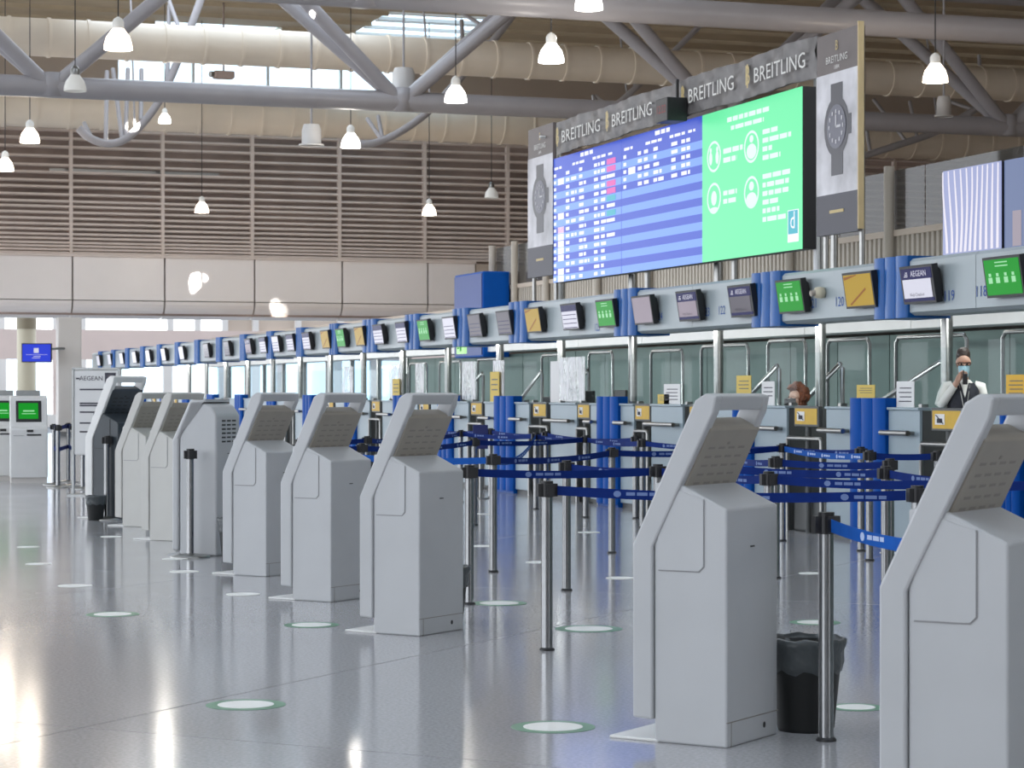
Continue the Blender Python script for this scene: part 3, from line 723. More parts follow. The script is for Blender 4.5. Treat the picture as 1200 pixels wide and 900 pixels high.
# second LED screen at the right
TE = 10.15
e1_, e2_ = s_at(1105, TE), s_at(1173, TE)
l2 = thing('led_screen', 'pale blue striped LED screen standing on the fascia at the right edge', 'screen', (TE, 0, 0))
z0_, z1_ = 2.645, zat(201, Y_at(1105, TE))
box('screen_case', m_black, l2, .01, .14, e2_, e1_, z0_, z1_)
box('screen_face', m_scr_lb, l2, 0, .008, e2_, e1_, z0_ + .01, z1_)
m = MB(); n = 11
for k in range(n):
    y0 = e2_ + (e1_ - e2_) * (k + .35) / n; wv = []
    for j in range(9):
        v = j / 8; yy = y0 + .05 * math.sin(v * 3 + k * .5) * (k / n); wv += [(-.003, yy, z0_ + .02 + (z1_ - z0_ - .03) * v), (-.003, yy + .045 * (1 - .5 * v), z0_ + .02 + (z1_ - z0_ - .03) * v)]
    m.add(wv, [(2 * j, 2 * j + 1, 2 * j + 3, 2 * j + 2) for j in range(8)])
m.build('screen_stripes', m_scr_ls, l2)
l3 = thing('led_screen', 'darker blue screen right of the pale striped one, cut by the view edge', 'screen', (TE + .02, 0, 0))
f1, f2 = s_at(1174.5, TE), s_at(1262, TE)
box('screen_case', m_black, l3, .01, .14, f2, f1, z0_, z1_); box('screen_face', M('screen_dim_blue', (.02, .03, .06), .15, emit=(.13, .17, .31), es=1), l3, 0, .008, f2, f1, z0_ + .01, z1_)
m = MB()
for k in range(5): m.box(-.003, 0, f2 + (f1 - f2) * (.12 + .16 * k), f2 + (f1 - f2) * (.24 + .16 * k), z0_ + .02, z0_ + (z1_ - z0_) * .42)
m.build('screen_blocks', m_scr_pk, l3)
# exit sign
ex = thing('exit_sign', 'small glowing green sign below the fascia', 'sign', (10.35, s_at(541, 10.35), zat(408, Y_at(541, 10.35))))
MB().box(-.02, .02, -.22, .22, -.09, .09).build('sign_case', m_exit, ex, bevel=.01); MB().path([(.02, 0, .09), (.02, 0, .16)], .012, 6).build('hanger', m_steel, ex)
m = MB(); m.box(-.024, -.02, -.05, .03, -.05, .05).box(-.024, -.02, .08, .16, -.012, .012); m.build('pictogram', m_scr_g, ex)

# ================================================================== CHECK-IN DESKS
TK = 10.0
desks, posts_b, convs = [], [], []
layout = [('d', 1200, 1262), ('b', 1178, 1199), ('d', 1142, 1177), ('c', 1078, 1142), ('d', 1041, 1078), ('b', 1001, 1041), ('d', 968, 1001), ('c', 922, 968), ('d', 884, 922), ('b', 863, 884), ('d', 838, 863), ('c', 800, 838), ('d', 763, 800), ('c', 743, 763), ('d', 727, 743), ('b', 703, 727), ('d', 692, 703), ('c', 676, 692), ('d', 645, 676), ('c', 620, 645), ('d', 604, 620), ('b', 582, 604), ('d', 568, 582), ('c', 549, 568), ('d', 532, 549), ('b', 516, 532), ('d', 505, 516), ('c', 489, 505), ('d', 478, 489)]
items = [(k, s_at(b, TK), s_at(a, TK)) for k, a, b in layout]
s = items[-1][2]
while s < 68:
    for k, w in (('b', .75), ('d', .85), ('c', .85), ('d', .85)): items.append((k, s, s + w)); s += w
nd = nb = nc = 0
desk_list = []; conv_list = []
for k, a, b in items:
    w = b - a
    if k == 'd':
        nd += 1; o = thing('checkin_desk', f'grey-blue check-in desk with steel bumper rail, {nth(nd)} from the right', 'desk', (TK, a, 0), 0, 'check-in desks')
        MB().box(.03, .75, 0, .02, .0, 1.24).box(.03, .75, w - .02, w, 0, 1.24).box(.5, .53, .02, w - .02, .1, .8).build('cheek', m_cheek, o)  # desk ends coloured dark grey for the shade that falls on them
        MB().box(0, .03, .004, w - .004, .06, 1.25).build('front_panel', m_deskp, o, bevel=.006)
        MB().box(-.02, .26, 0, w, 1.25, 1.275).build('ledge', m_deskp, o, bevel=.006); box('worktop', m_cheek, o, .26, .75, .02, w - .02, .98, 1.01)
        box('plinth', m_cheek, o, .03, .7, .02, w - .02, 0, .06)
        MB().path([(-.10, .04, 1.04), (-.10, w - .04, 1.04)], .026, 10).path([(-.10, .12, 1.04), (.0, .12, 1.04)], .018, 8).path([(-.10, w - .12, 1.04), (0, w - .12, 1.04)], .018, 8).build('bumper_rail', m_steel, o)
        desk_list.append((o, a, b))
    elif k == 'b':
        nb += 1; o = thing('blue_post', f'blue fluted panel standing between two check-in desks, {nth(nb)} from the right', 'panel', (TK, a, 0), 0, 'blue fluted panels')
        pr = []
        for q in range(3):
            for i in range(7):
                th = math.pi * i / 6; pr.append((-.03 - .045 * math.sin(th), w * (q + (1 - math.cos(th)) / 2) / 3))
        n = len(pr)
        MB().add([(x, y, .03) for x, y in pr] + [(x, y, 1.36) for x, y in pr], [(i, i + 1, i + 1 + n, i + n) for i in range(n - 1)], 0, True).box(-.03, .10, 0.005, w - .005, 0, 1.36).build('fluted_front', m_blue, o)
        MB().box(-.035, .1, w - .005, w + .012, 0, 1.36).build('edge_strip', m_steel, o)
    else:
        nc += 1; o = thing('baggage_conveyor', f'baggage conveyor with yellow hazard sign between desks, {nth(nc)} from the right', 'conveyor', (TK, a, 0), 0, 'baggage conveyors')
        MB().box(.06, .20, .03, w - .03, 0, .32).build('housing', m_cheek, o, bevel=.02)
        MB().box(.055, .20, .08, w - .08, .32, .345).build('rubber_belt', m_black, o)
        MB().path([(-.02, .06, 0), (-.02, .06, .92), (-.02, .08, .95), (-.02, w - .08, .95), (-.02, w - .06, .92), (-.02, w - .06, 0)], .022, 8).build('guard_frame', m_steel, o)
        zc_ = 1.165
        sw = min(.5, w * .8); y0 = (w - sw) / 2
        MB().box(.0, .05, y0 - .03, y0 + sw + .03, zc_ - .10, zc_ + .11).build('sign_box', m_cheek, o, bevel=.01)
        MB().path([(.025, w / 2, 0), (.025, w / 2, zc_ - .1)], .03, 8).build('sign_post', m_cheek, o)
        box('yellow_sign', m_yellow, o, -.004, 0, y0, y0 + sw, zc_ - .075, zc_ + .085)
        m = MB(); yy = y0 + sw * .72
        m.box(-.008, -.004, yy - sw * .17, yy + sw * .17, zc_ - .04, zc_ + .055); m.build('pictogram_ground', m_paper, o)
        m = MB(); m.box(-.012, -.008, yy - sw * .09, yy + sw * .09, zc_ - .025, zc_ + .015).add([(-.012, yy - sw * .15, zc_ - .03), (-.012, yy - sw * .12, zc_ - .035), (-.012, yy + sw * .15, zc_ + .045), (-.012, yy + sw * .12, zc_ + .05)], [(0, 1, 2, 3)]); m.build('pictogram', m_text, o)
        conv_list.append((o, a, b))
# clear screens above the desks
hz = {2, 8, 9, 10, 11, 13}
for i, (o, a, b) in enumerate(desk_list[:22]):
    w = b - a; hazy = i in (9, 11, 12, 14, 15, 17)
    p = thing('clear_screen', f'{"crinkled hazy" if hazy else "clear"} acrylic screen standing on the {nth(i + 1)} check-in desk from the right', 'screen', (TK + .12, a, 1.275), 0, 'acrylic desk screens')
    gap = .08 if i == 2 else .03
    MB().box(0, .008, gap, w - .02, 0.02, .60).build('acrylic_sheet', m_plexih if hazy else m_plexi, p)
    MB().box(.012, .30, gap, gap + .008, -.0, .55).build('side_sheet', m_plexi, p)
    MB().box(-.03, .04, gap + .05, gap + .11, 0, .03).box(-.03, .04, w - .14, w - .08, 0, .03).build('foot_clip', m_steel, p)
# steel guard frames (inverted U with a slanting brace) on the wall side
TG = 12.6
for i, (xa, xb, yt, slant) in enumerate([(1175, 1230, 388, 0), (1050, 1133, 394, 1), (970, 1019, 398, 1), (900, 944, 399, 1), (822, 877, 405, 0), (763, 800, 411, 0), (690, 718, 413, 1), (635, 662, 416, 1), (560, 590, 421, 1), (515, 540, 424, 0), (480, 500, 426, 1)]):
    sa1, sb1 = s_at(xb, TG), s_at(xa, TG); z = zat(yt, Y_at((xa + xb) / 2, TG))
    g = thing('guard_frame', f'steel tube guard frame by the teal wall, {nth(i + 1)} from the right', 'frame', (TG, sa1, 0), 0, 'guard frames by the teal wall'); w = sb1 - sa1
    MB().path([(0, 0, 0), (0, 0, z - .06), (0, .06, z), (0, w - .06, z), (0, w, z - .06), (0, w, 0)], .024, 8).build('hoop', m_chrome, g)
    MB().path([(0, 0, 1.15), (0, w, 1.15)], .02, 8).build('crossbar', m_chrome, g)
    if slant: MB().path([(-.5, w * 1.05, 1.1), (-.5, -.2 * w, 1.75), (-.5, -.25 * w, 1.7), (-.5, -.25 * w, 0)], .03, 8).build('slanting_rail', m_chrome, g)

# ------------------------------------------------------------------ things on the desks
def snap(s0, w):                  # keep a thing on the nearest desk
    best = min(desk_list, key=lambda d: max(d[1] - s0, s0 + w - d[2], 0)); return min(max(s0, best[1] + .01), max(best[1], best[2] - w - .01))
def standing_card(x0, x1, y0, y1, mat, label, name='desk_card', cat='card', t=10.08, lines_=3, base=None):
    s1, s0 = s_at(x0, t), s_at(x1, t); Y = Y_at((x0 + x1) / 2, t); z0, z1 = zat(y1, Y), zat(y0, Y); z0 = base or 1.275; s0 = s0 if base else snap(s0, s1 - s0); s1 = s0 + s_at(x0, t) - s_at(x1, t)
    o = thing(name, label, cat, (t, s0, z0)); w = s1 - s0; h = z1 - z0
    MB().box(0, .006, 0, w, 0, h).build('sheet', mat, o); MB().box(-.02, .08, w * .2, w * .8, 0, .008).add([(.006, w * .3, h * .8), (.08, w * .3, .004), (.08, w * .7, .004), (.006, w * .7, h * .8)], [(0, 1, 2, 3)]).build('stand', m_plexi, o)
    m = MB()
    for k in range(lines_): m.box(-.003, 0, w * .15, w * (.8 + .05 * (k % 2)), h * (.72 - k * .17), h * (.76 - k * .17))
    m.build('print', m_text if mat is m_paper else m_cheek, o)
standing_card(1004, 1025, 451, 470, m_yellowc, 'yellow card on top of the nearest tall blue panel', t=10.03, base=1.36)
standing_card(1032, 1052, 447, 478, m_paper, 'white notice holder on the desk right of the nearest tall blue panel', lines_=4)
standing_card(1179, 1202, 439, 470, M('orange_card', (.72, .42, .03), .6), 'large orange notice at the right edge of the desks', lines_=4, t=10.03, base=1.36)
standing_card(863, 880, 440, 472, m_yellowc, 'yellow card above the second kiosk, left of the seated woman', t=10.03, base=1.36)
standing_card(888, 903, 447, 475, m_paper, 'white framed notice left of the seated woman')
standing_card(778, 797, 450, 474, m_paper, 'white framed notice on a desk left of the second nearest kiosk', lines_=4)
standing_card(560, 570, 436, 466, m_yellowc, 'pale yellow card on a desk left of the tall blue panels')
standing_card(460, 468, 444, 470, m_yellowc, 'pale yellow card above the third nearest kiosk')
standing_card(645, 675, 423, 472, m_paper, 'plain white board standing on a desk in the middle', 'white_board', 'board', lines_=0, t=10.2, base=1.275)
standing_card(755, 768, 462, 474, m_yellowc, 'low dark yellow card on a desk left of the white framed notice')
def pc(x, y0, label, hw=.2):
    t = 10.36; s = snap(s_at(x, t) - hw, 2 * hw) + hw; z = 1.01; top = zat(y0, Y_at(x, t))
    o = thing('desk_monitor', label, 'monitor', (t, s, z), 0, 'staff monitors'); hh = max(.34, top - z)
    MB().box(-.02, .02, -hw, hw, hh - .3, hh).build('casing', m_black, o, bevel=.01); MB().box(-.015, .015, -.03, .03, .01, hh - .28).box(-.08, .08, -.1, .1, 0, .012).build('stand', m_black, o)
    box('screen', m_scr_k, o, .021,   .024, -hw + .02, hw - .02, hh - .28, hh - .02)
pc(1059, 466, 'black staff monitor right of the nearest tall blue panel'); pc(911, 468, 'black staff monitor left of the seated woman', .11)
pc(690, 458, 'black staff monitor behind the desks right of the white board'); pc(745, 457, 'black staff monitor behind the third desk group')
pc(652, 465, 'low black staff monitor behind the white board'); pc(1160, 470, 'black staff monitor right of the standing man')
pc(545, 462, 'black staff monitor far along the desks'); pc(615, 464, 'black staff monitor left of the white board')

# ================================================================== KIOSKS
KROT = math.radians(-50.8); D, KW = .33, .46
kx = Vector((math.cos(KROT), math.sin(KROT), 0)); ky = Vector((-kx.y, kx.x, 0))
def slope(z): return (z - .816) * math.tan(math.radians(26))
def kiosk_at(cx, cy): p = on_floor(cx, cy); return (p[0] - kx.x * D, p[1] - kx.y * D, 0)
def kiosk(loc, label, mat=None, rz=KROT, sc=1.0, dark=False):
    mat = mat or m_kiosk; bm_ = m_kdark if dark else mat
    k = thing('checkin_kiosk', label, 'kiosk', loc, rz, 'self check-in kiosks'); k.scale = (sc, sc, sc)
    # body with sloping shoulder
    MB().prism_y([(0, 0), (D, 0), (D, .952), (.115, 1.05), (0, 1.05)], 0, KW).build('body', bm_, k, bevel=.009, seg=2)
    # frame: two cranked side rails and a rounded head bar
    th = math.radians(26); zt = 1.415; dx, dz = math.sin(th), math.cos(th)
    dfr = .098
    o0 = (-.095, .095); o1 = (-.095, .80); L = (zt - .80 - .03) / dz
    o2 = (o1[0] + dx * L, o1[1] + dz * L)
    nx, nz = dz, -dx
    i2 = (o2[0] + nx * dfr - dx * .005, o2[1] + nz * dfr - dz * .005); i1 = (0.0, .80 - .02); i0 = (0.0, .095)
    i1 = (-.002, .79)
    o25 = (o2[0] + .05, zt)
    prof = [o0, (-.095 + 0, .5), o1, o2, o25, (o25[0] + .05, zt - .012), i2, i1, (-.002, .09)]
    rw = .042
    m = MB().prism_y(prof, -.012, rw).prism_y(prof, KW - rw, KW + .012)
    m.build('side_rail', mat, k, bevel=.009, seg=2)
    hb_ = [(o2[0] - dx * .02, o2[1] - dz * .02), o2, o25, (o25[0] + .05, zt - .012), (i2[0] - .005, i2[1] + .006), (i2[0] - .03, i2[1] + .012)]
    MB().prism_y(hb_, rw - .004, KW - rw + .004).build('head_bar', mat, k, bevel=.008, seg=2)
    # screen housing set between the rails, leaving a hand opening below the head bar
    def P(l, d): return (o1[0] + dx * l + nx * d, o1[1] + dz * l + nz * d)
    a, b = .05, L - .07
    MB().prism_y([P(a, .012), P(b, .012), P(b, .088), P(b - .012, .103), P(a, .103)], .02, KW + .006).build('screen_housing', m_kdark if dark else m_kpanel, k, bevel=.006)
    MB().prism_y([P(a + .05, .006), P(b - .05, .006), P(b - .05, .0125), P(a + .05, .0125)], rw + .03, KW - rw - .03).build('screen', m_scr_k, k)
    m = MB()
    for r in range(7):
        l = b - .10 - r * .04
        for c in range(4):
            y0 = rw + .03 + c * .088
            m.prism_y([P(l, .1025), P(l + .010, .1025), P(l + .010, .1038), P(l, .1038)], y0, y0 + .055)
    m.prism_y([P(b - .08, .1025), P(b - .068, .1025), P(b - .068, .1045), P(b - .08, .1045)], KW * .5 - .01, KW * .5 + .01)
    m.build('vent_slots', m_slot if dark else m_slot2, k)['kind'] = 'stuff'
    # access door on the side, lock slot, base grooves, cable hole, base plate
    MB().add([(.018, -.004, .70), (.205, -.004, .70), (.225, -.004, .72), (.225, -.004, .985), (.12, -.004, 1.02), (.018, -.004, 1.02), (.018, .004, .70), (.205, .004, .70), (.225, .004, .72), (.225, .004, .985), (.12, .004, 1.02), (.018, .004, 1.02)],
             [(0, 1, 2, 3, 4, 5), (11, 10, 9, 8, 7, 6)] + [(i, i + 6, (i + 1) % 6 + 6, (i + 1) % 6) for i in range(6)]).build('access_door', bm_, k)
    MB().add([(.02, -.0015, .694), (.208, -.0015, .694), (.231, -.0015, .717), (.231, -.0015, .99), (.224, -.0015, .99), (.224, -.0015, .72), (.205, -.0015, .701), (.02, -.0015, .701)], [(0, 1, 6, 7), (1, 2, 5, 6), (2, 3, 4, 5)]).build('door_seam', m_seam if not dark else m_slot, k)
    MB().box(D - .004, D + .002, KW * .45, KW * .53, .79, .796).build('lock_slot', m_slot, k)
    MB().box(D - .004, D + .0015, .0, KW, .098, .102).box(D - .004, D + .0015, .035, .038, 0, .1).build('base_seam', m_slot2, k)
    m = MB(); n = 10; m.add([(D + .002, KW * .72 + .013 * math.cos(2 * math.pi * j / n), .055 + .013 * math.sin(2 * math.pi * j / n)) for j in range(n)], [tuple(range(n))]); m.build('cable_hole', m_slot, k)
    MB().box(-.21, .02, -.0, KW, 0, .012).build('base_plate', m_white, k, bevel=.004)
    box('front_panel', bm_, k, -.07, 0, rw, KW - rw, .10, .80)
    return k
kiosk(kiosk_at(1182, 999), 'white check-in kiosk cut by the right edge, nearest of the row')
kiosk(kiosk_at(852, 877.4), 'white check-in kiosk with a black bin at its right, second nearest of the row')
kiosk(kiosk_at(491.8, 746), 'white check-in kiosk in the middle, third nearest of the row')
kiosk(kiosk_at(388, 706), 'white check-in kiosk directly left of the middle one, fourth nearest')
kiosk(kiosk_at(312, 676), 'white check-in kiosk fifth nearest, right of the one with vented back')
kiosk(kiosk_at(206, 634.5), 'cream-white check-in kiosk left of the barrier post with a disc foot', m_kioskw)
kiosk(kiosk_at(171, 618), 'cream-white check-in kiosk right of the tall dark kiosk', m_kioskw)
# the dark, taller one
pk_ = on_floor(138, 609); kiosk((pk_[0] - kx.x * .37, pk_[1] - kx.y * .37, 0), 'taller charcoal check-in kiosk with white frame, farthest of the row', m_white, sc=1.13, dark=True)
# the vented kiosk turned differently
p6 = on_floor(253.6, 652); r6 = KROT + math.radians(12)
vk = thing('checkin_kiosk', 'white check-in kiosk with vent slots on its back, behind the disc-footed barrier post', 'kiosk', (p6[0] - math.cos(r6) * .36, p6[1] - math.sin(r6) * .36, 0), r6, 'self check-in kiosks')
MB().prism_y([(0, 0), (.36, 0), (.36, 1.22), (.30, 1.30), (.24, 1.32), (.13, 1.30), (.0, 1.02)], 0, .44).build('body', m_kiosk, vk, bevel=.02, seg=3)
MB().prism_y([(-.07, .04), (-.005, .04), (-.005, 1.0), (.14, 1.31), (.26, 1.335), (.26, 1.35), (.10, 1.345), (-.07, 1.0)], -.01, .45).build('front_frame', m_kiosk, vk, bevel=.02, seg=3)
m = MB()
for r in range(6):
    for c in range(3): m.box(.355, .364, .10 + c * .095, .165 + c * .095, .98 + r * .036, .994 + r * .036)
m.build('vent_slots', m_slot, vk)['kind'] = 'stuff'; MB().box(.355, .363, .2, .26, .88, .886).build('lock_slot', m_slot, vk)
MB().box(-.12, 0, 0, .44, 0, .012).build('base_plate', m_kiosk, vk)
# two kiosks at the far left, facing the camera
def front_kiosk(xl, y, Y, label, rz):
    a, b = at(xl, Y)
    k = thing('checkin_kiosk', label, 'kiosk', (a, b, 0), rz, 'self check-in kiosks')
    w = .57
    MB().prism_y([(0, .08), (.5, .08), (.5, 1.30), (.42, 1.36), (.26, 1.33), (.10, .88), (0, .84)], 0, w).build('body', m_white, k, bevel=.015)
    MB().box(.03, .5, .01, w - .01, 0, .08).build('plinth', m_pale, k)
    MB().prism_y([(.42, 1.36), (.5, 1.30), (.5, 1.44), (.44, 1.44)], .1, w - .1).build('scanner_head', m_chrome, k)
    def P(l, d):   # on the sloping face
        ax, az = .26 - .10, 1.33 - .88; L_ = math.hypot(ax, az); return (.10 + ax / L_ * l - az / L_ * d, .88 + az / L_ * l + ax / L_ * d)
    MB().prism_y([P(.07, -.005), P(.42, -.005), P(.42, .008), P(.07, .008)], .09, w - .09).build('screen_bezel', m_black, k)
    MB().prism_y([P(.12, .008), P(.38, .008), P(.38, .011), P(.12, .011)], .14, w - .13).build('screen', m_scr_g, k)
    m = MB().prism_y([P(.24, .012), P(.26, .012), P(.26, .013), P(.24, .013)], .2, w - .2).prism_y([P(.2, .012), P(.21, .012), P(.21, .013), P(.2, .013)], .18, w - .18); m.build('screen_text', m_scr_gw, k)
    MB().box(-.006, .01, .10, .32, .735, .76).box(-.005, .01, .36, .52, .735, .74).build('ticket_slot', m_slot, k)
    MB().box(-.012, .01, .22, .32, .79, .83).build('card_reader', m_slot, k)
    MB().box(-.004, .0, .03, w - .03, .12, .70).build('lower_door', m_white, k, bevel=.002)
    return k
front_kiosk(56, 566, 35.2, 'white check-in kiosk with a lit green screen facing the viewer at far left', math.radians(90 + 14 - 18.4))
front_kiosk(24, 566, 36.0, 'white check-in kiosk with green screen cut by the left edge', math.radians(90 + 14 - 18.4))

# ================================================================== BARRIER POSTS AND BELTS
PX = {'a': (641, 12.42), 'b': (1075, 11.8), 'c': (550, 15.1), 'd': (771, 15.3), 'e': (664, 16.15), 'f': (901, 13.9), 'g': (578, 17.8), 'h': (717, 19.9), 'i': (909, 17.2), 'j': (1038, 14.9),
      'k': (1099, 20.6), 'l': (1019, 19.0), 'm': (1009, 24), 'n': (917, 21.5), 'o': (686.5, 25.5), 'p': (628, 27.3), 'q': (753, 23.6), 'r': (575, 37), 's': (1043, 16.6), 't1': (1120, 13.2), 't2': (1216, 13.0),
      'w1': (408, 18.8), 'w2': (430, 25), 'w3': (352, 24), 'w4': (346, 21), 'w5': (489, 27), 'w6': (470, 33), 'w7': (424, 21.5), 'w8': (556, 24), 'w9': (362, 28), 'x1': (540, 29), 'u1': (846, 15.9), 'z1': (830, 20.2), 'z2': (640, 33), 'z3': (745, 30),
      'S1': (968, 9.2), 'S0': (1150, 7.75), 'D1': (223, 19.4), 'D2': (125, 25.1)}
BELTS = [('a', 'b', 0), ('c', 'd', 0), ('e', 'd', 0), ('d', 'f', 0), ('f', 't1', 0), ('t1', 't2', 0), ('g', 'h', 0), ('h', 'z1', 0), ('z1', 'i', 0), ('i', 's', 0), ('u1', 'j', 0), ('j', 't2', 0), ('n', 'l', 1), ('l', 'k', 0), ('n', 'm', 0),
         ('o', 'q', 0), ('p', 'o', 0), ('x1', 'p', 0), ('w5', 'x1', 0), ('w1', 'g', 1), ('w2', 'w5', 0), ('w3', 'w2', 0), ('w4', 'w1', 0), ('w4', 'w7', 0), ('w7', 'w8', 0), ('w9', 'w2', 0), ('w8', 'o', 0), ('w6', 'r', 0), ('r', 'z2', 0), ('z2', 'z3', 0), ('q', 'n', 0), ('g', 'p', 1), ('S1', 'S0', 1), ('h', 'n', 0)]
PX = {k: (x, min(Y, 9.3 / ray(x)[0])) for k, (x, Y) in PX.items()}    # the queue ends before the desks
pos = {k: at(*v) for k, v in PX.items()}
order = sorted(PX, key=lambda k: PX[k][1])
extra = {'a': ' left of the second kiosk', 'S1': ' beside the black bin', 'D1': ' with a disc foot by the vented kiosk', 'D2': ' with a disc foot before the charcoal kiosk'}
ST = {}
pole_me = head_me = cap_me = foot_me = None
HS = .93
n = 0
for k in order:
    x, y = pos[k]
    n += 1
    hasb = [b for b in BELTS if b[0] == k]
    o = thing('barrier_post', f'steel barrier post{extra.get(k, "")}, {nth(n)} nearest of all', 'barrier post', (x, y, 0), 0, 'queue barrier posts'); ST[k] = o
    if pole_me is None:
        pole_me = MB().path([(0, 0, .01), (0, 0, HS - .005)], .031, 16).build('pole', m_pole, o).data
        head_me = MB().path([(0, 0, HS - .088), (0, 0, HS)], .034, 16).box(-.018, .018, -.056, .056, HS - .085, HS - .015).box(-.056, .056, -.018, .018, HS - .085, HS - .015).build('belt_head', m_black, o).data
        foot_me = MB().lathe([(.042, 0), (.042, .008), (.035, .014), (.031, .016)], n=16).build('foot_collar', m_black, o).data
        disc_me = MB().lathe([(.17, 0), (.17, .012), (.12, .022), (.034, .035)], n=28).build('foot_disc', m_steel, o).data
        bpy.data.objects.remove([c for c in o.children if c.name.startswith('foot_disc')][0])
    else:
        place('pole', pole_me, o); place('belt_head', head_me, o); place('foot_disc' if k in ('D1', 'D2') else 'foot_collar', disc_me if k in ('D1', 'D2') else foot_me, o)
for a, b, bright in BELTS:
    A = Vector((*pos[a], 0)); B = Vector((*pos[b], 0)); d = B - A; L = d.length; u = d / L; nrm = Vector((-u.y, u.x, 0))
    z0 = HS - .052; hw = .026; sag = .012 * L
    if a == 'S1': sag = .03
    vs = []; fs = []; K = 10
    for i in range(K + 1):
        q = i / K; p = u * (.06 + (L - .12) * q); z = z0 - sag * 4 * q * (1 - q)
        vs += [p + nrm * .0012 + Vector((0, 0, z + hw)), p + nrm * .0012 + Vector((0, 0, z - hw)), p - nrm * .0012 + Vector((0, 0, z - hw)), p - nrm * .0012 + Vector((0, 0, z + hw))]
    for i in range(K):
        for j in range(4): fs.append((4 * i + j, 4 * i + 4 + j, 4 * i + 4 + (j + 1) % 4, 4 * i + (j + 1) % 4))
    be = MB().add(vs, fs).build('belt', m_beltl if bright else m_belt, ST[a])
    m = MB(); c = Vector((-pos[a][0], -pos[a][1], 0)); sd = 1 if nrm.dot(c) > 0 else -1
    i = .4
    while i < L - .35:
        q = (i - .06) / (L - .12); z = z0 - sag * 4 * q * (1 - q); off = nrm * .0022 * sd
        hu = .022
        ring_ = [u * (i + hu * math.cos(2 * math.pi * j / 10)) + off + Vector((0, 0, z + hu * .8 * math.sin(2 * math.pi * j / 10))) for j in range(10)]
        m.add(ring_, [tuple(range(10))])
        for (c0, c1) in ((.05, .10), (.11, .17), (.18, .22)):
            m.add([u * (i + c0) + off + Vector((0, 0, z - .008)), u * (i + c1) + off + Vector((0, 0, z - .008)), u * (i + c1) + off + Vector((0, 0, z + .010)), u * (i + c0) + off + Vector((0, 0, z + .010))], [(0, 1, 2, 3)])
        i += .62 if not bright else .42
    if m.v: m.build('belt_print', m_print2 if bright else m_print, be)['kind'] = 'stuff'
# navy sign on the far post
px_, py_ = at(563, 30)
ng = thing('navy_sign', 'navy sign panel on a slim stand among the queue belts', 'sign', (px_, py_, 0), -AL)
MB().box(-.10, .10, -.01, .01, .66, .98).build('panel', m_navy, ng, bevel=.005); MB().path([(0, .03, 0), (0, .03, .95)], .02, 8).build('stand', m_steel, ng); MB().disc(.13, 0, .012, (0, .03)).build('foot', m_steel, ng)
# cluster of posts at far left
cl = [(63, 34.5), (68, 33.5), (80, 35.5), (86, 34), (97, 33), (104, 35)]
prev = None
for i, (x, Y) in enumerate(cl):
    a, b = at(x, Y)
    o = thing('barrier_post', f'steel barrier post in the cluster right of the far-left kiosks, {nth(i + 1)} from the left', 'barrier post', (a, b, 0), 0, 'clustered barrier posts')
    place('pole', pole_me, o, (0, 0, 0)); place('belt_head', head_me, o); place('foot_disc', disc_me, o)
    if i < 5:
        a2, b2 = at(*cl[i + 1]); d = Vector((a2 - a, b2 - b, 0)); u = d.normalized(); nr = Vector((-u.y, u.x, 0)) * .0015; z = HS - .05; m = MB()
        for zz in (z, z - .32):
            m.add([nr + Vector((0, 0, zz + .03)), nr + Vector((0, 0, zz - .03)), d + nr + Vector((0, 0, zz - .03)), d + nr + Vector((0, 0, zz + .03)), -nr + Vector((0, 0, zz + .03)), -nr + Vector((0, 0, zz - .03)), d - nr + Vector((0, 0, zz - .03)), d - nr + Vector((0, 0, zz + .03))],
                  [(0, 1, 2, 3), (4, 7, 6, 5), (0, 3, 7, 4), (1, 5, 6, 2)])
        m.build('belt', m_belt, o)
# free-standing notice board
na, nb_ = at(112, 31)
nbd = thing('notice_board', 'free-standing pale notice board with dark emblem behind the charcoal kiosk', 'sign', (na, nb_, 0), -AL - .05)
MB().box(-.30, .32, 0, .04, .55, 1.72).build('board', m_paper, nbd, bevel=.02); MB().box(-.33, -.30, -.005, .045, 0, 1.74).box(.32, .35, -.005, .045, 0, 1.74).box(-.33, .35, -.005, .045, 1.72, 1.75).build('frame', m_chrome, nbd)
MB().box(-.35, .37, -.2, .24, 0, .02).build('foot', m_chrome, nbd)
m = MB(); m.box(.13, .28, -.004, 0, 1.53, 1.68); m.build('emblem_ground', m_text, nbd)
m = MB(); m.add([(.205 + .05 * math.cos(2 * math.pi * j / 12) * (1 if j % 2 else .8), -.006, 1.605 + .05 * math.sin(2 * math.pi * j / 12)) for j in range(12)], [tuple(range(12))]); m.build('emblem', m_scr_k, nbd)
m = MB(); add_text(m, 'AEGEAN', .085, (-.06, -.004, 1.60), (1, 0, 0), (0, 0, 1)); m.box(-.27, -.22, -.004, 0, 1.59, 1.61)
for z, w in ((1.44, .42), (1.25, .35), (1.22, .35), (1.13, .45), (.98, .4), (.86, .45)): m.box(-.22, -.22 + w, -.004, 0, z, z + .02)
m.build('board_lettering', m_text, nbd)

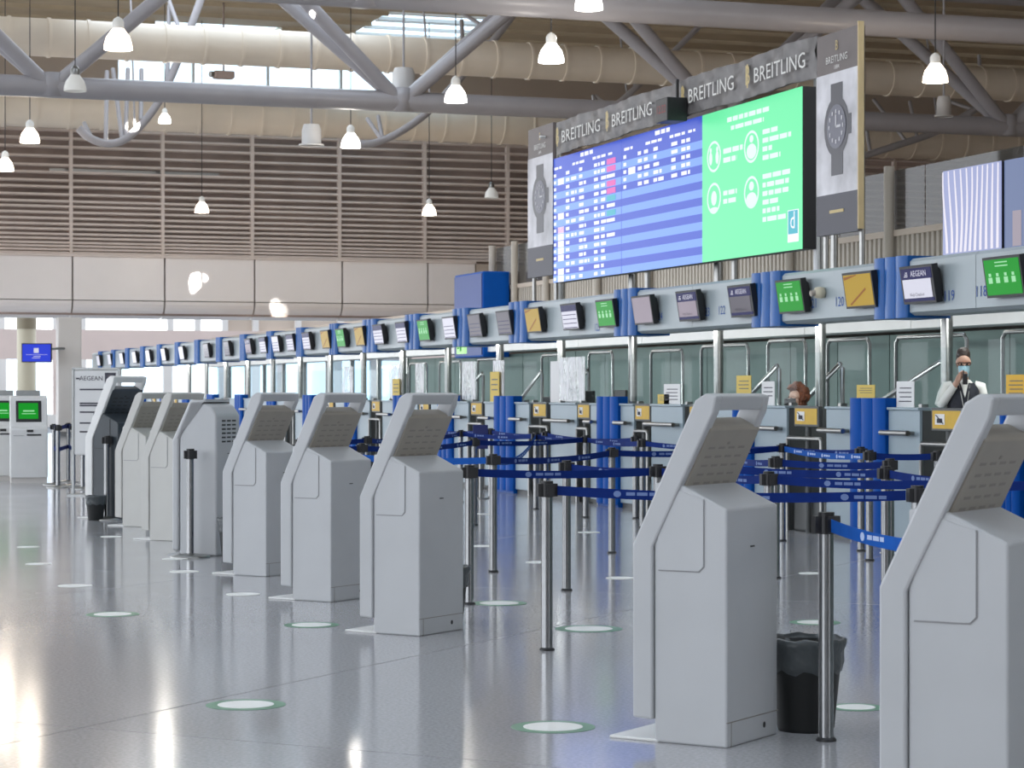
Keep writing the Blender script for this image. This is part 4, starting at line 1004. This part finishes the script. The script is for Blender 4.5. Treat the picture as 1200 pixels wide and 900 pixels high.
# ================================================================== BINS
def bin_(x, Y, sc, label):
    a, b = at(x, Y); o = thing('waste_bin', label, 'bin', (a, b, 0), .4, 'black waste bins'); o.scale = (sc, sc, sc)
    n = 28
    MB().lathe([(0, .0), (.115, 0), (.12, .015), (.155, .36), (.158, .37), (.15, .37), (.115, .02), (0, .02)], n=n).build('bucket', m_bin, o)
    pr = [(.150, .25), (.160, .28), (.158, .33), (.172, .365), (.170, .385), (.158, .39), (.148, .36)]
    vs = []; 
    for r, z in pr:
        for j in range(n):
            w = 1 + .02 * math.sin(j * 2.7 + z * 40) + .015 * math.sin(j * 5.1); th = 2 * math.pi * j / n; vs.append((r * w * math.cos(th), r * w * math.sin(th), z + .012 * math.sin(j * 1.9) * (1 if z < .3 else .4)))
    MB().add(vs, [(i * n + j, i * n + (j + 1) % n, (i + 1) * n + (j + 1) % n, (i + 1) * n + j) for i in range(len(pr) - 1) for j in range(n)], 0, True).build('bin_bag', m_bag, o)
bin_(944, 9.5, 1.0, 'black waste bin with liner right of the second nearest kiosk')
bin_(522, 13.9, .90, 'black waste bin hidden behind the middle kiosk')
bin_(275, 19.2, .9, 'black waste bin behind the vented kiosk')
bin_(112, 25.0, .7, 'black waste bin by the charcoal kiosk')

# ================================================================== FLOOR STICKERS
stk = [(288, 826, 66, 'in front of the middle kiosk'), (648, 852, 70, 'left of the second nearest kiosk'), (132, 720, 44, 'left of the fourth kiosk'), (585, 707, 46, 'right of the middle kiosk'), (365, 732.5, 46, 'below the fourth kiosk'), (88, 686.5, 40, 'far out on the left floor'),
       (285, 696.5, 40, 'below the fifth kiosk'), (216, 670, 34, 'below the vented kiosk'), (45, 661, 30, 'left floor beyond the nearer ones'), (33, 641, 26, 'near the left edge, farther'), (690, 737, 56, 'between the posts left of the second kiosk'), (727, 677.5, 34, 'just left of the second kiosk behind the posts'),
       (1003, 829, 46, 'right of the black bin'), (955, 729.5, 42, 'right of the second kiosk'), (950, 672, 28, 'right of the second kiosk, farther'), (632, 659, 32, 'behind the nearest queue post'), (566, 640, 30, 'beside the middle kiosk, farther'), (690, 624, 26, 'deep among the queue posts'), (565, 602.5, 22, 'far among the queue posts left'), (1045, 648, 28, 'left of the nearest kiosk'), (205, 655, 30, 'by the disc-footed post'), (130, 629, 24, 'below the charcoal kiosk')]
for x, y, w, where in stk:
    a, b = on_floor(x, y); Y = H * F / (y - 459); r = w / 2 * Y / F
    big = w > 40
    o = thing('floor_sticker', f'round white floor sticker {where}', 'sticker', (a, b, 0), 0, 'distance stickers on the floor')
    if big: MB().disc(r * 1.42, .0004, .0014, n=32).build('green_rim', m_green, o)
    MB().disc(r, .0005, .003, n=32).build('white_disc', m_sticker, o)
# ================================================================== FAR LEFT COLUMNS AND HANGING SCREEN
sq = thing('square_column', 'pale square column below the white cladding at far left', 'column', (t_at(80.5, 73), 73, 0)); wq = 27 / 2 * Ys_at(80, 73) / F
MB().box(-wq, wq, -.3, .3, .0, zat(372, Ys_at(80, 73))).build('shaft', m_pale, sq, bevel=.03); MB().box(-wq - .03, wq + .03, -.33, .33, 0, .15).build('skirting', m_steel, sq)
rc = thing('round_column', 'cream round column behind the hanging blue screen', 'column', (t_at(31, 80), 80, 0))
MB().path([(0, 0, 0), (0, 0, 4.1)], 11 * Ys_at(31, 80) / F, 20).build('shaft', m_column, rc); MB().path([(0, 0, 3.6), (0, 0, 5.2)], 11.5 * Ys_at(31, 80) / F, 20).build('collar', M('column_collar', (.30, .26, .18), .6), rc)
YH = Ys_at(43, 72.2); ha, hb2 = at(43, YH)
hs = thing('hanging_screen', 'blue information screen held out from the pale square column', 'screen', (ha, hb2, zat(413.5, YH)), -AL + .12)
ww, hh = 35 / 2 * YH / F, 22.5 / 2 * YH / F
MB().box(-ww, ww, 0, .12, -hh, hh).build('casing', m_black, hs, bevel=.01); box('screen', m_scr_b, hs, -ww + .03, ww - .04, -.004, 0, -hh + .03, hh - .03)
m = MB().box(-.09, .06, -.008, -.004, .0, .15).box(-ww * .7, ww * .7, -.008, -.004, -.06, -.05).box(-.1, .12, -.008, -.004, -.12, -.10).box(-.15, .1, -.008, -.004, -.17, -.155); m.build('screen_print', m_scr_w, hs)
MB().path([(ww * .5, .06, hh * .3), (ww + .1, .1, hh * .45), tuple(Matrix.Rotation(AL - .12, 3, 'Z') @ Vector((sq.location.x - ha, sq.location.y - hb2, hh * .55)))], .04, 8).build('bracket', m_chrome, hs)

# ================================================================== PEOPLE
def skin(name, pts, edges, mat, parent, sub=2, root=0):
    me = bpy.data.meshes.new(name); me.from_pydata([p[:3] for p in pts], edges, [])
    o = bpy.data.objects.new(name, me); COL.objects.link(o)
    md = o.modifiers.new('s', 'SKIN'); md.use_smooth_shade = True
    sv = me.skin_vertices[0].data
    for i, p in enumerate(pts):
        r = p[3]; sv[i].radius = r if isinstance(r, tuple) else (r, r); sv[i].use_root = (i == root)
    ss = o.modifiers.new('d', 'SUBSURF'); ss.levels = sub; ss.render_levels = sub
    dg = bpy.context.evaluated_depsgraph_get(); m2 = bpy.data.meshes.new_from_object(o.evaluated_get(dg))
    bpy.data.objects.remove(o); bpy.data.meshes.remove(me)
    m2.materials.clear(); m2.materials.append(mat)
    for p in m2.polygons: p.use_smooth = True
    return place(name, m2, parent)
def hand_chain(wrist, d, side, curl, pts, edges, wi, palm_r=.026):
    """palm and five fingers from wrist index wi; d = pointing direction, side = thumb side, curl = palm normal"""
    d, side, curl = Vector(d).normalized(), Vector(side).normalized(), Vector(curl).normalized(); w = Vector(wrist)
    pts.append((*(w + d * .05), (.034, .020))); edges.append((wi, len(pts) - 1)); pi_ = len(pts) - 1
    for k, (off, ln) in enumerate(((.03, .070), (.010, .080), (-.010, .074), (-.029, .058))):
        b = w + d * .085 + side * off
        pts.append((*b, .0105)); edges.append((pi_, len(pts) - 1))
        m = b + d * ln * .45 + curl * ln * .28; e = m + d * ln * .12 + curl * ln * .5
        pts.append((*m, .0095)); edges.append((len(pts) - 2, len(pts) - 1)); pts.append((*e, .008)); edges.append((len(pts) - 2, len(pts) - 1))
    b = w + d * .03 + side * .035; pts.append((*b, .012)); edges.append((wi, len(pts) - 1))
    e = b + side * .02 + d * .035 + curl * .02; pts.append((*e, .0095)); edges.append((len(pts) - 2, len(pts) - 1))
    pts.append((*(e + d * .02 + curl * .02 - side * .006), .008)); edges.append((len(pts) - 2, len(pts) - 1))
def face(parent, hc, masked, sc=1.0, eyes=True):
    """eyes, brows and mask set on a head centred at hc (front is -y)"""
    x, y, z = hc
    m = MB()
    for sx_ in (-1, 1): m.lathe([(0, -.012), (.010, -.006), (.012, 0), (.010, .006), (0, .012)], (x + sx_ * .032, y - .082, z + .005), 8)
    m.build('eyes', m_hair, parent)
    vs = []; fs = []; nu, nv = 10, 6
    for i in range(nu + 1):
        for j in range(nv + 1):
            th = -1.15 + 2.3 * i / nu; v = j / nv
            r = .080 + .026 * math.sin(math.pi * min(1, v * .9 + .1)) * math.cos(th); tw = 1 - .38 * v * v; vs.append((x + math.sin(th) * .072 * tw, y - .012 - math.cos(th) * (r + .008), z - .012 - v * .105 - .012 * math.cos(th) * v))
    for i in range(nu):
        for j in range(nv): q = i * (nv + 1) + j; fs.append((q, q + nv + 1, q + nv + 2, q + 1))
    MB().add(vs, fs, 0, True).add([(a, b + .004, c) for a, b, c in vs], fs, 0, True).build('face_mask', masked, parent)
def loft(name, rings, mat, parent, n=24):
    vs = []; fs = []
    for z, cy, rx, ry in rings:
        for k in range(n):
            a_ = 2 * math.pi * k / n; c_, s_ = math.cos(a_), math.sin(a_)
            vs.append((rx * math.copysign(abs(c_) ** .8, c_), cy + ry * math.copysign(abs(s_) ** .8, s_), z))
    for i in range(len(rings) - 1):
        for k in range(n): fs.append((i * n + k, i * n + (k + 1) % n, (i + 1) * n + (k + 1) % n, (i + 1) * n + k))
    return MB().add(vs, fs, 0, True).build(name, mat, parent)
# --- standing man with a handset
TMN = 10.47; YM = Y_at(1129, TMN); mx, my = at(1129, YM)
man = thing('person', 'standing man in white shirt, dark vest and blue face mask holding a black handset', 'person', (mx, my, 0), -math.atan2(mx, my) + math.radians(6))
man.scale = (.80, .90, .99)
pts = [(0, 0, .98, (.140, .095)), (0, 0, 1.14, (.125, .085)), (0, 0, 1.30, (.13, .085)), (0, .01, 1.42, (.10, .06)), (0, .005, 1.52, .052), (0, -.005, 1.595, .058), (0, -.008, 1.65, (.070, .085)), (0, 0, 1.72, (.078, .098)), (0, .005, 1.785, (.062, .078)),
       (-.19, 0, 1.465, .046), (-.265, -.03, 1.315, .048), (-.09, -.17, 1.515, .030),
       (.19, 0, 1.465, .046), (.25, .02, 1.22, .046), (.25, -.09, 1.0, .030),
       (-.10, 0, .90, .088), (-.105, -.01, .50, .06), (-.11, .02, .09, .042), (-.115, -.12, .045, .04), (.10, 0, .90, .088), (.105, -.01, .50, .06), (.11, .02, .09, .042), (.115, -.12, .045, .04),
       (0, -.105, 1.675, .016), (-.083, .01, 1.69, .018), (.083, .01, 1.69, .018)]
edges = [(0, 1), (1, 2), (2, 3), (3, 4), (4, 5), (5, 6), (6, 7), (7, 8), (3, 9), (9, 10), (10, 11), (3, 12), (12, 13), (13, 14), (0, 15), (15, 16), (16, 17), (17, 18), (0, 19), (19, 20), (20, 21), (21, 22), (6, 23), (7, 24), (7, 25)]
hand_chain((-.09, -.17, 1.515), (.45, .05, .75), (-.5, -.3, .3), (.75, .25, -.3), pts, edges, 11)
hand_chain((.25, -.09, 1.0), (0, -.35, -.9), (-.9, -.3, 0), (-.2, .8, -.2), pts, edges, 14)
skin('body', pts, edges, m_skin, man)
loft('shirt', [(.98, 0, .172, .125), (1.10, 0, .166, .12), (1.25, -.01, .180, .128), (1.38, -.01, .182, .122), (1.46, -.005, .165, .108), (1.515, 0, .11, .085), (1.545, .004, .072, .072)], m_shirt, man)
for pts_ in ([(-.13, 0, 1.49), (-.20, 0, 1.475), (-.245, -.015, 1.40), (-.275, -.03, 1.315), (-.26, -.05, 1.305), (-.19, -.10, 1.40), (-.115, -.15, 1.49)], [(.13, 0, 1.49), (.20, 0, 1.475), (.235, .01, 1.36), (.258, .02, 1.22), (.256, .0, 1.17), (.252, -.085, 1.02)]):
    MB().path(pts_, [.045, .060, .056, .054, .052, .046, .038][:len(pts_)], 12).build('sleeve', m_shirt, man)
loft('vest', [(.92, 0, .182, .136), (1.10, 0, .175, .130), (1.25, -.01, .188, .138), (1.38, -.01, .186, .132), (1.455, -.005, .172, .122), (1.515, .004, .128, .098)], m_vest, man)
MB().add([(0, -.158, 1.38), (-.036, -.125, 1.52), (.036, -.125, 1.52), (0, -.140, 1.38), (-.06, -.07, 1.535), (.06, -.07, 1.535)], [(0, 2, 1), (1, 2, 5, 4), (0, 1, 4, 3), (0, 3, 5, 2)]).build('shirt_front', m_shirt, man)
skin('trousers', [(0, 0, 1.0, (.162, .118)), (-.10, 0, .88, .105), (-.105, -.01, .50, .078), (-.11, .02, .1, .066), (.10, 0, .88, .105), (.105, -.01, .50, .078), (.11, .02, .1, .066)], [(0, 1), (1, 2), (2, 3), (0, 4), (4, 5), (5, 6)], m_vest, man)
skin('shoes', [(-.11, .05, .05, .05), (-.115, -.15, .04, .045), (-.0, .3, -.5, .001)], [(0, 1)], m_black, man, 1); skin('shoes', [(.11, .05, .05, .05), (.115, -.15, .04, .045)], [(0, 1)], m_black, man, 1)
skin('hair', [(0, .05, 1.66, (.075, .06)), (0, .04, 1.73, (.092, .080)), (0, .02, 1.79, (.088, .100)), (0, -.055, 1.800, (.074, .050))], [(0, 1), (1, 2), (2, 3)], m_hair, man)
face(man, (0, -.008, 1.685), m_mask)
MB().path([(-.066, -.112, 1.678), (-.010, -.118, 1.676), (-.010, -.118, 1.704), (-.066, -.112, 1.706), (-.066, -.112, 1.678)], .0035, 6).path([(.066, -.112, 1.678), (.010, -.118, 1.676), (.010, -.118, 1.704), (.066, -.112, 1.706), (.066, -.112, 1.678)], .0035, 6).box(-.010, .010, -.120, -.116, 1.694, 1.700).path([(-.076, -.12, 1.695), (-.088, .01, 1.695)], .004, 6).path([(.076, -.12, 1.695), (.088, .01, 1.695)], .004, 6).build('glasses', m_black, man)
MB().path([(-.06, -.10, 1.50), (-.03, -.155, 1.35), (0, -.165, 1.22), (.03, -.155, 1.35), (.06, -.10, 1.50)], .006, 6).build('lanyard', m_steel, man)
MB().box(-.045, .045, -.175, -.168, 1.15, 1.22).build('name_badge', m_paper, man, bevel=.004)
MB().prism_y([(-.035, 1.58), (.0, 1.545), (.035, 1.58), (.012, 1.52), (-.012, 1.52)], -.085, -.075).build('collar', m_shirt, man)
rd = thing('handheld_radio', "black handset held to the standing man's masked mouth", 'radio', (mx, my, 0), man.rotation_euler.z); rd.scale = man.scale
MB().box(-.03, .022, -.215, -.175, 1.50, 1.60).build('radio_body', m_black, rd, bevel=.006); MB().path([(-.022, -.19, 1.60), (-.022, -.19, 1.635)], .007, 6).build('antenna', m_black, rd)
# --- seated woman with curly red hair
TW = 11.35; YW = Y_at(933, TW); wx, wy = at(933, YW)
wom = thing('person', 'seated woman with curly red hair and black face mask behind a desk', 'person', (wx, wy, 0), -math.atan2(wx, wy) - math.radians(55))
o_ = .06
pts = [(0, 0, .72, (.15, .11)), (0, -.01, .88, (.12, .085)), (0, -.01, 1.03, (.125, .08)), (0, .01, 1.11, (.095, .055)), (0, 0, 1.20, .048), (0, -.01, 1.265, .052), (0, -.012, 1.31, (.062, .076)), (0, -.005, 1.38, (.072, .09)), (0, 0, 1.44, (.058, .07)),
       (-.165, 0, 1.12, .044), (-.22, -.08, .97, .042), (-.16, -.28, 1.03, .028), (.165, 0, 1.12, .044), (.22, -.08, .97, .042), (.16, -.28, 1.03, .028),
       (-.10, -.12, .68, .085), (-.11, -.42, .66, .062), (-.11, -.40, .22, .045), (-.11, -.50, .12, .04), (.10, -.12, .68, .085), (.11, -.42, .66, .062), (.11, -.40, .22, .045), (.11, -.50, .12, .04), (0, -.10, 1.34, .014), (-.075, 0, 1.345, .016), (.075, 0, 1.345, .016)]
edges = [(0, 1), (1, 2), (2, 3), (3, 4), (4, 5), (5, 6), (6, 7), (7, 8), (3, 9), (9, 10), (10, 11), (3, 12), (12, 13), (13, 14), (0, 15), (15, 16), (16, 17), (17, 18), (0, 19), (19, 20), (20, 21), (21, 22), (6, 23), (7, 24), (7, 25)]
hand_chain((-.16, -.28, 1.03), (.2, -1, -.05), (1, .2, 0), (0, 0, -1), pts, edges, 11); hand_chain((.16, -.28, 1.03), (-.2, -1, -.05), (-1, .2, 0), (0, 0, -1), pts, edges, 14)
skin('body', pts, edges, m_skin, wom)
loft('jacket', [(.72, 0, .19, .15), (.88, -.01, .162, .125), (1.0, -.02, .172, .13), (1.08, -.01, .172, .118), (1.14, 0, .15, .10), (1.18, .004, .10, .08), (1.205, .005, .07, .066)], m_vest, wom)
for sg in (-1, 1):
    MB().path([(sg * .12, 0, 1.14), (sg * .175, 0, 1.13), (sg * .21, -.05, 1.04), (sg * .225, -.08, .965), (sg * .215, -.12, .965), (sg * .165, -.25, 1.02)], [.05, .062, .057, .054, .052, .04], 12).build('sleeve', m_vest, wom)
skin('trousers', [(0, 0, .74, (.178, .138)), (-.10, -.12, .68, .1), (-.11, -.42, .66, .078), (-.11, -.40, .24, .06), (.10, -.12, .68, .1), (.11, -.42, .66, .078), (.11, -.40, .24, .06)], [(0, 1), (1, 2), (2, 3), (0, 4), (4, 5), (5, 6)], m_vest, wom)
MB().path([(-.12, -.03, 1.17), (-.06, -.11, 1.15), (0, -.125, 1.10), (.06, -.11, 1.15), (.12, -.03, 1.17), (0, .09, 1.2), (-.12, -.03, 1.17)], .026, 8).build('white_collar', m_shirt, wom)
face(wom, (0, -.012, 1.34), m_black)
# curls: one bumpy mass
bmh = bmesh.new(); bmesh.ops.create_icosphere(bmh, subdivisions=4, radius=.15)
rr = random.Random(5); cs = [Vector((rr.gauss(0, 1), rr.gauss(0, 1), rr.gauss(0, 1))).normalized() for _ in range(90)]
for v in bmh.verts:
    dd = v.co.normalized(); k_ = max(dd.dot(c) for c in cs); v.co = dd * (.115 + .05 * max(0, (k_ - .93) / .07))
    v.co.x *= 1.05; v.co.z *= 1.12
    if v.co.y < -.02 and v.co.z < .075: v.co.y = max(v.co.y, -.02 - .02 * abs(v.co.x) * 5)
me = bpy.data.meshes.new('curly_hair'); bmh.to_mesh(me); bmh.free(); me.materials.append(m_redhair)
for p in me.polygons: p.use_smooth = True
place('curly_hair', me, wom, (0, .02, 1.38)).scale = (.9, .9, .9)
ch = thing('office_chair', 'dark office chair under the seated woman', 'chair', (wx, wy, 0), wom.rotation_euler.z)
MB().box(-.24, .24, -.28, .2, .50, .585).build('seat', m_black, ch, bevel=.03); MB().box(-.22, .22, .19, .25, .70, 1.25).build('backrest', m_black, ch, bevel=.03); MB().box(-.03, .03, .2, .26, .5, .75).build('back_arm', m_chrome, ch)
MB().path([(0, -.03, .08), (0, -.03, .5)], .03, 10).build('gas_lift', m_chrome, ch)
for k in range(5):
    th = 2 * math.pi * k / 5; MB().path([(0, -.03, .09), (.28 * math.cos(th), -.03 + .28 * math.sin(th), .06)], .022, 8).path([(.28 * math.cos(th), -.03 + .28 * math.sin(th), .055), (.28 * math.cos(th), -.03 + .28 * math.sin(th), 0.0)], .025, 8).build('leg', m_black, ch)

# ------------------------------------------------------------------ patches of sunlight thrown on to the far wall and floor
spot('sun_patch', (6, 50, 11.5), (t_at(231, S), S - .4, zat(332, Yl)), 200000, math.radians(1.7), .2)
spot('sun_patch', (12, 50, 11.5), (t_at(325, S), S - .4, zat(357, Yl)), 150000, math.radians(1.6), .5)
spot('sun_patch', (8, 50, 11.5), (t_at(191, S), S - .1, zat(260, Yl)), 140000, math.radians(3.2), .6)
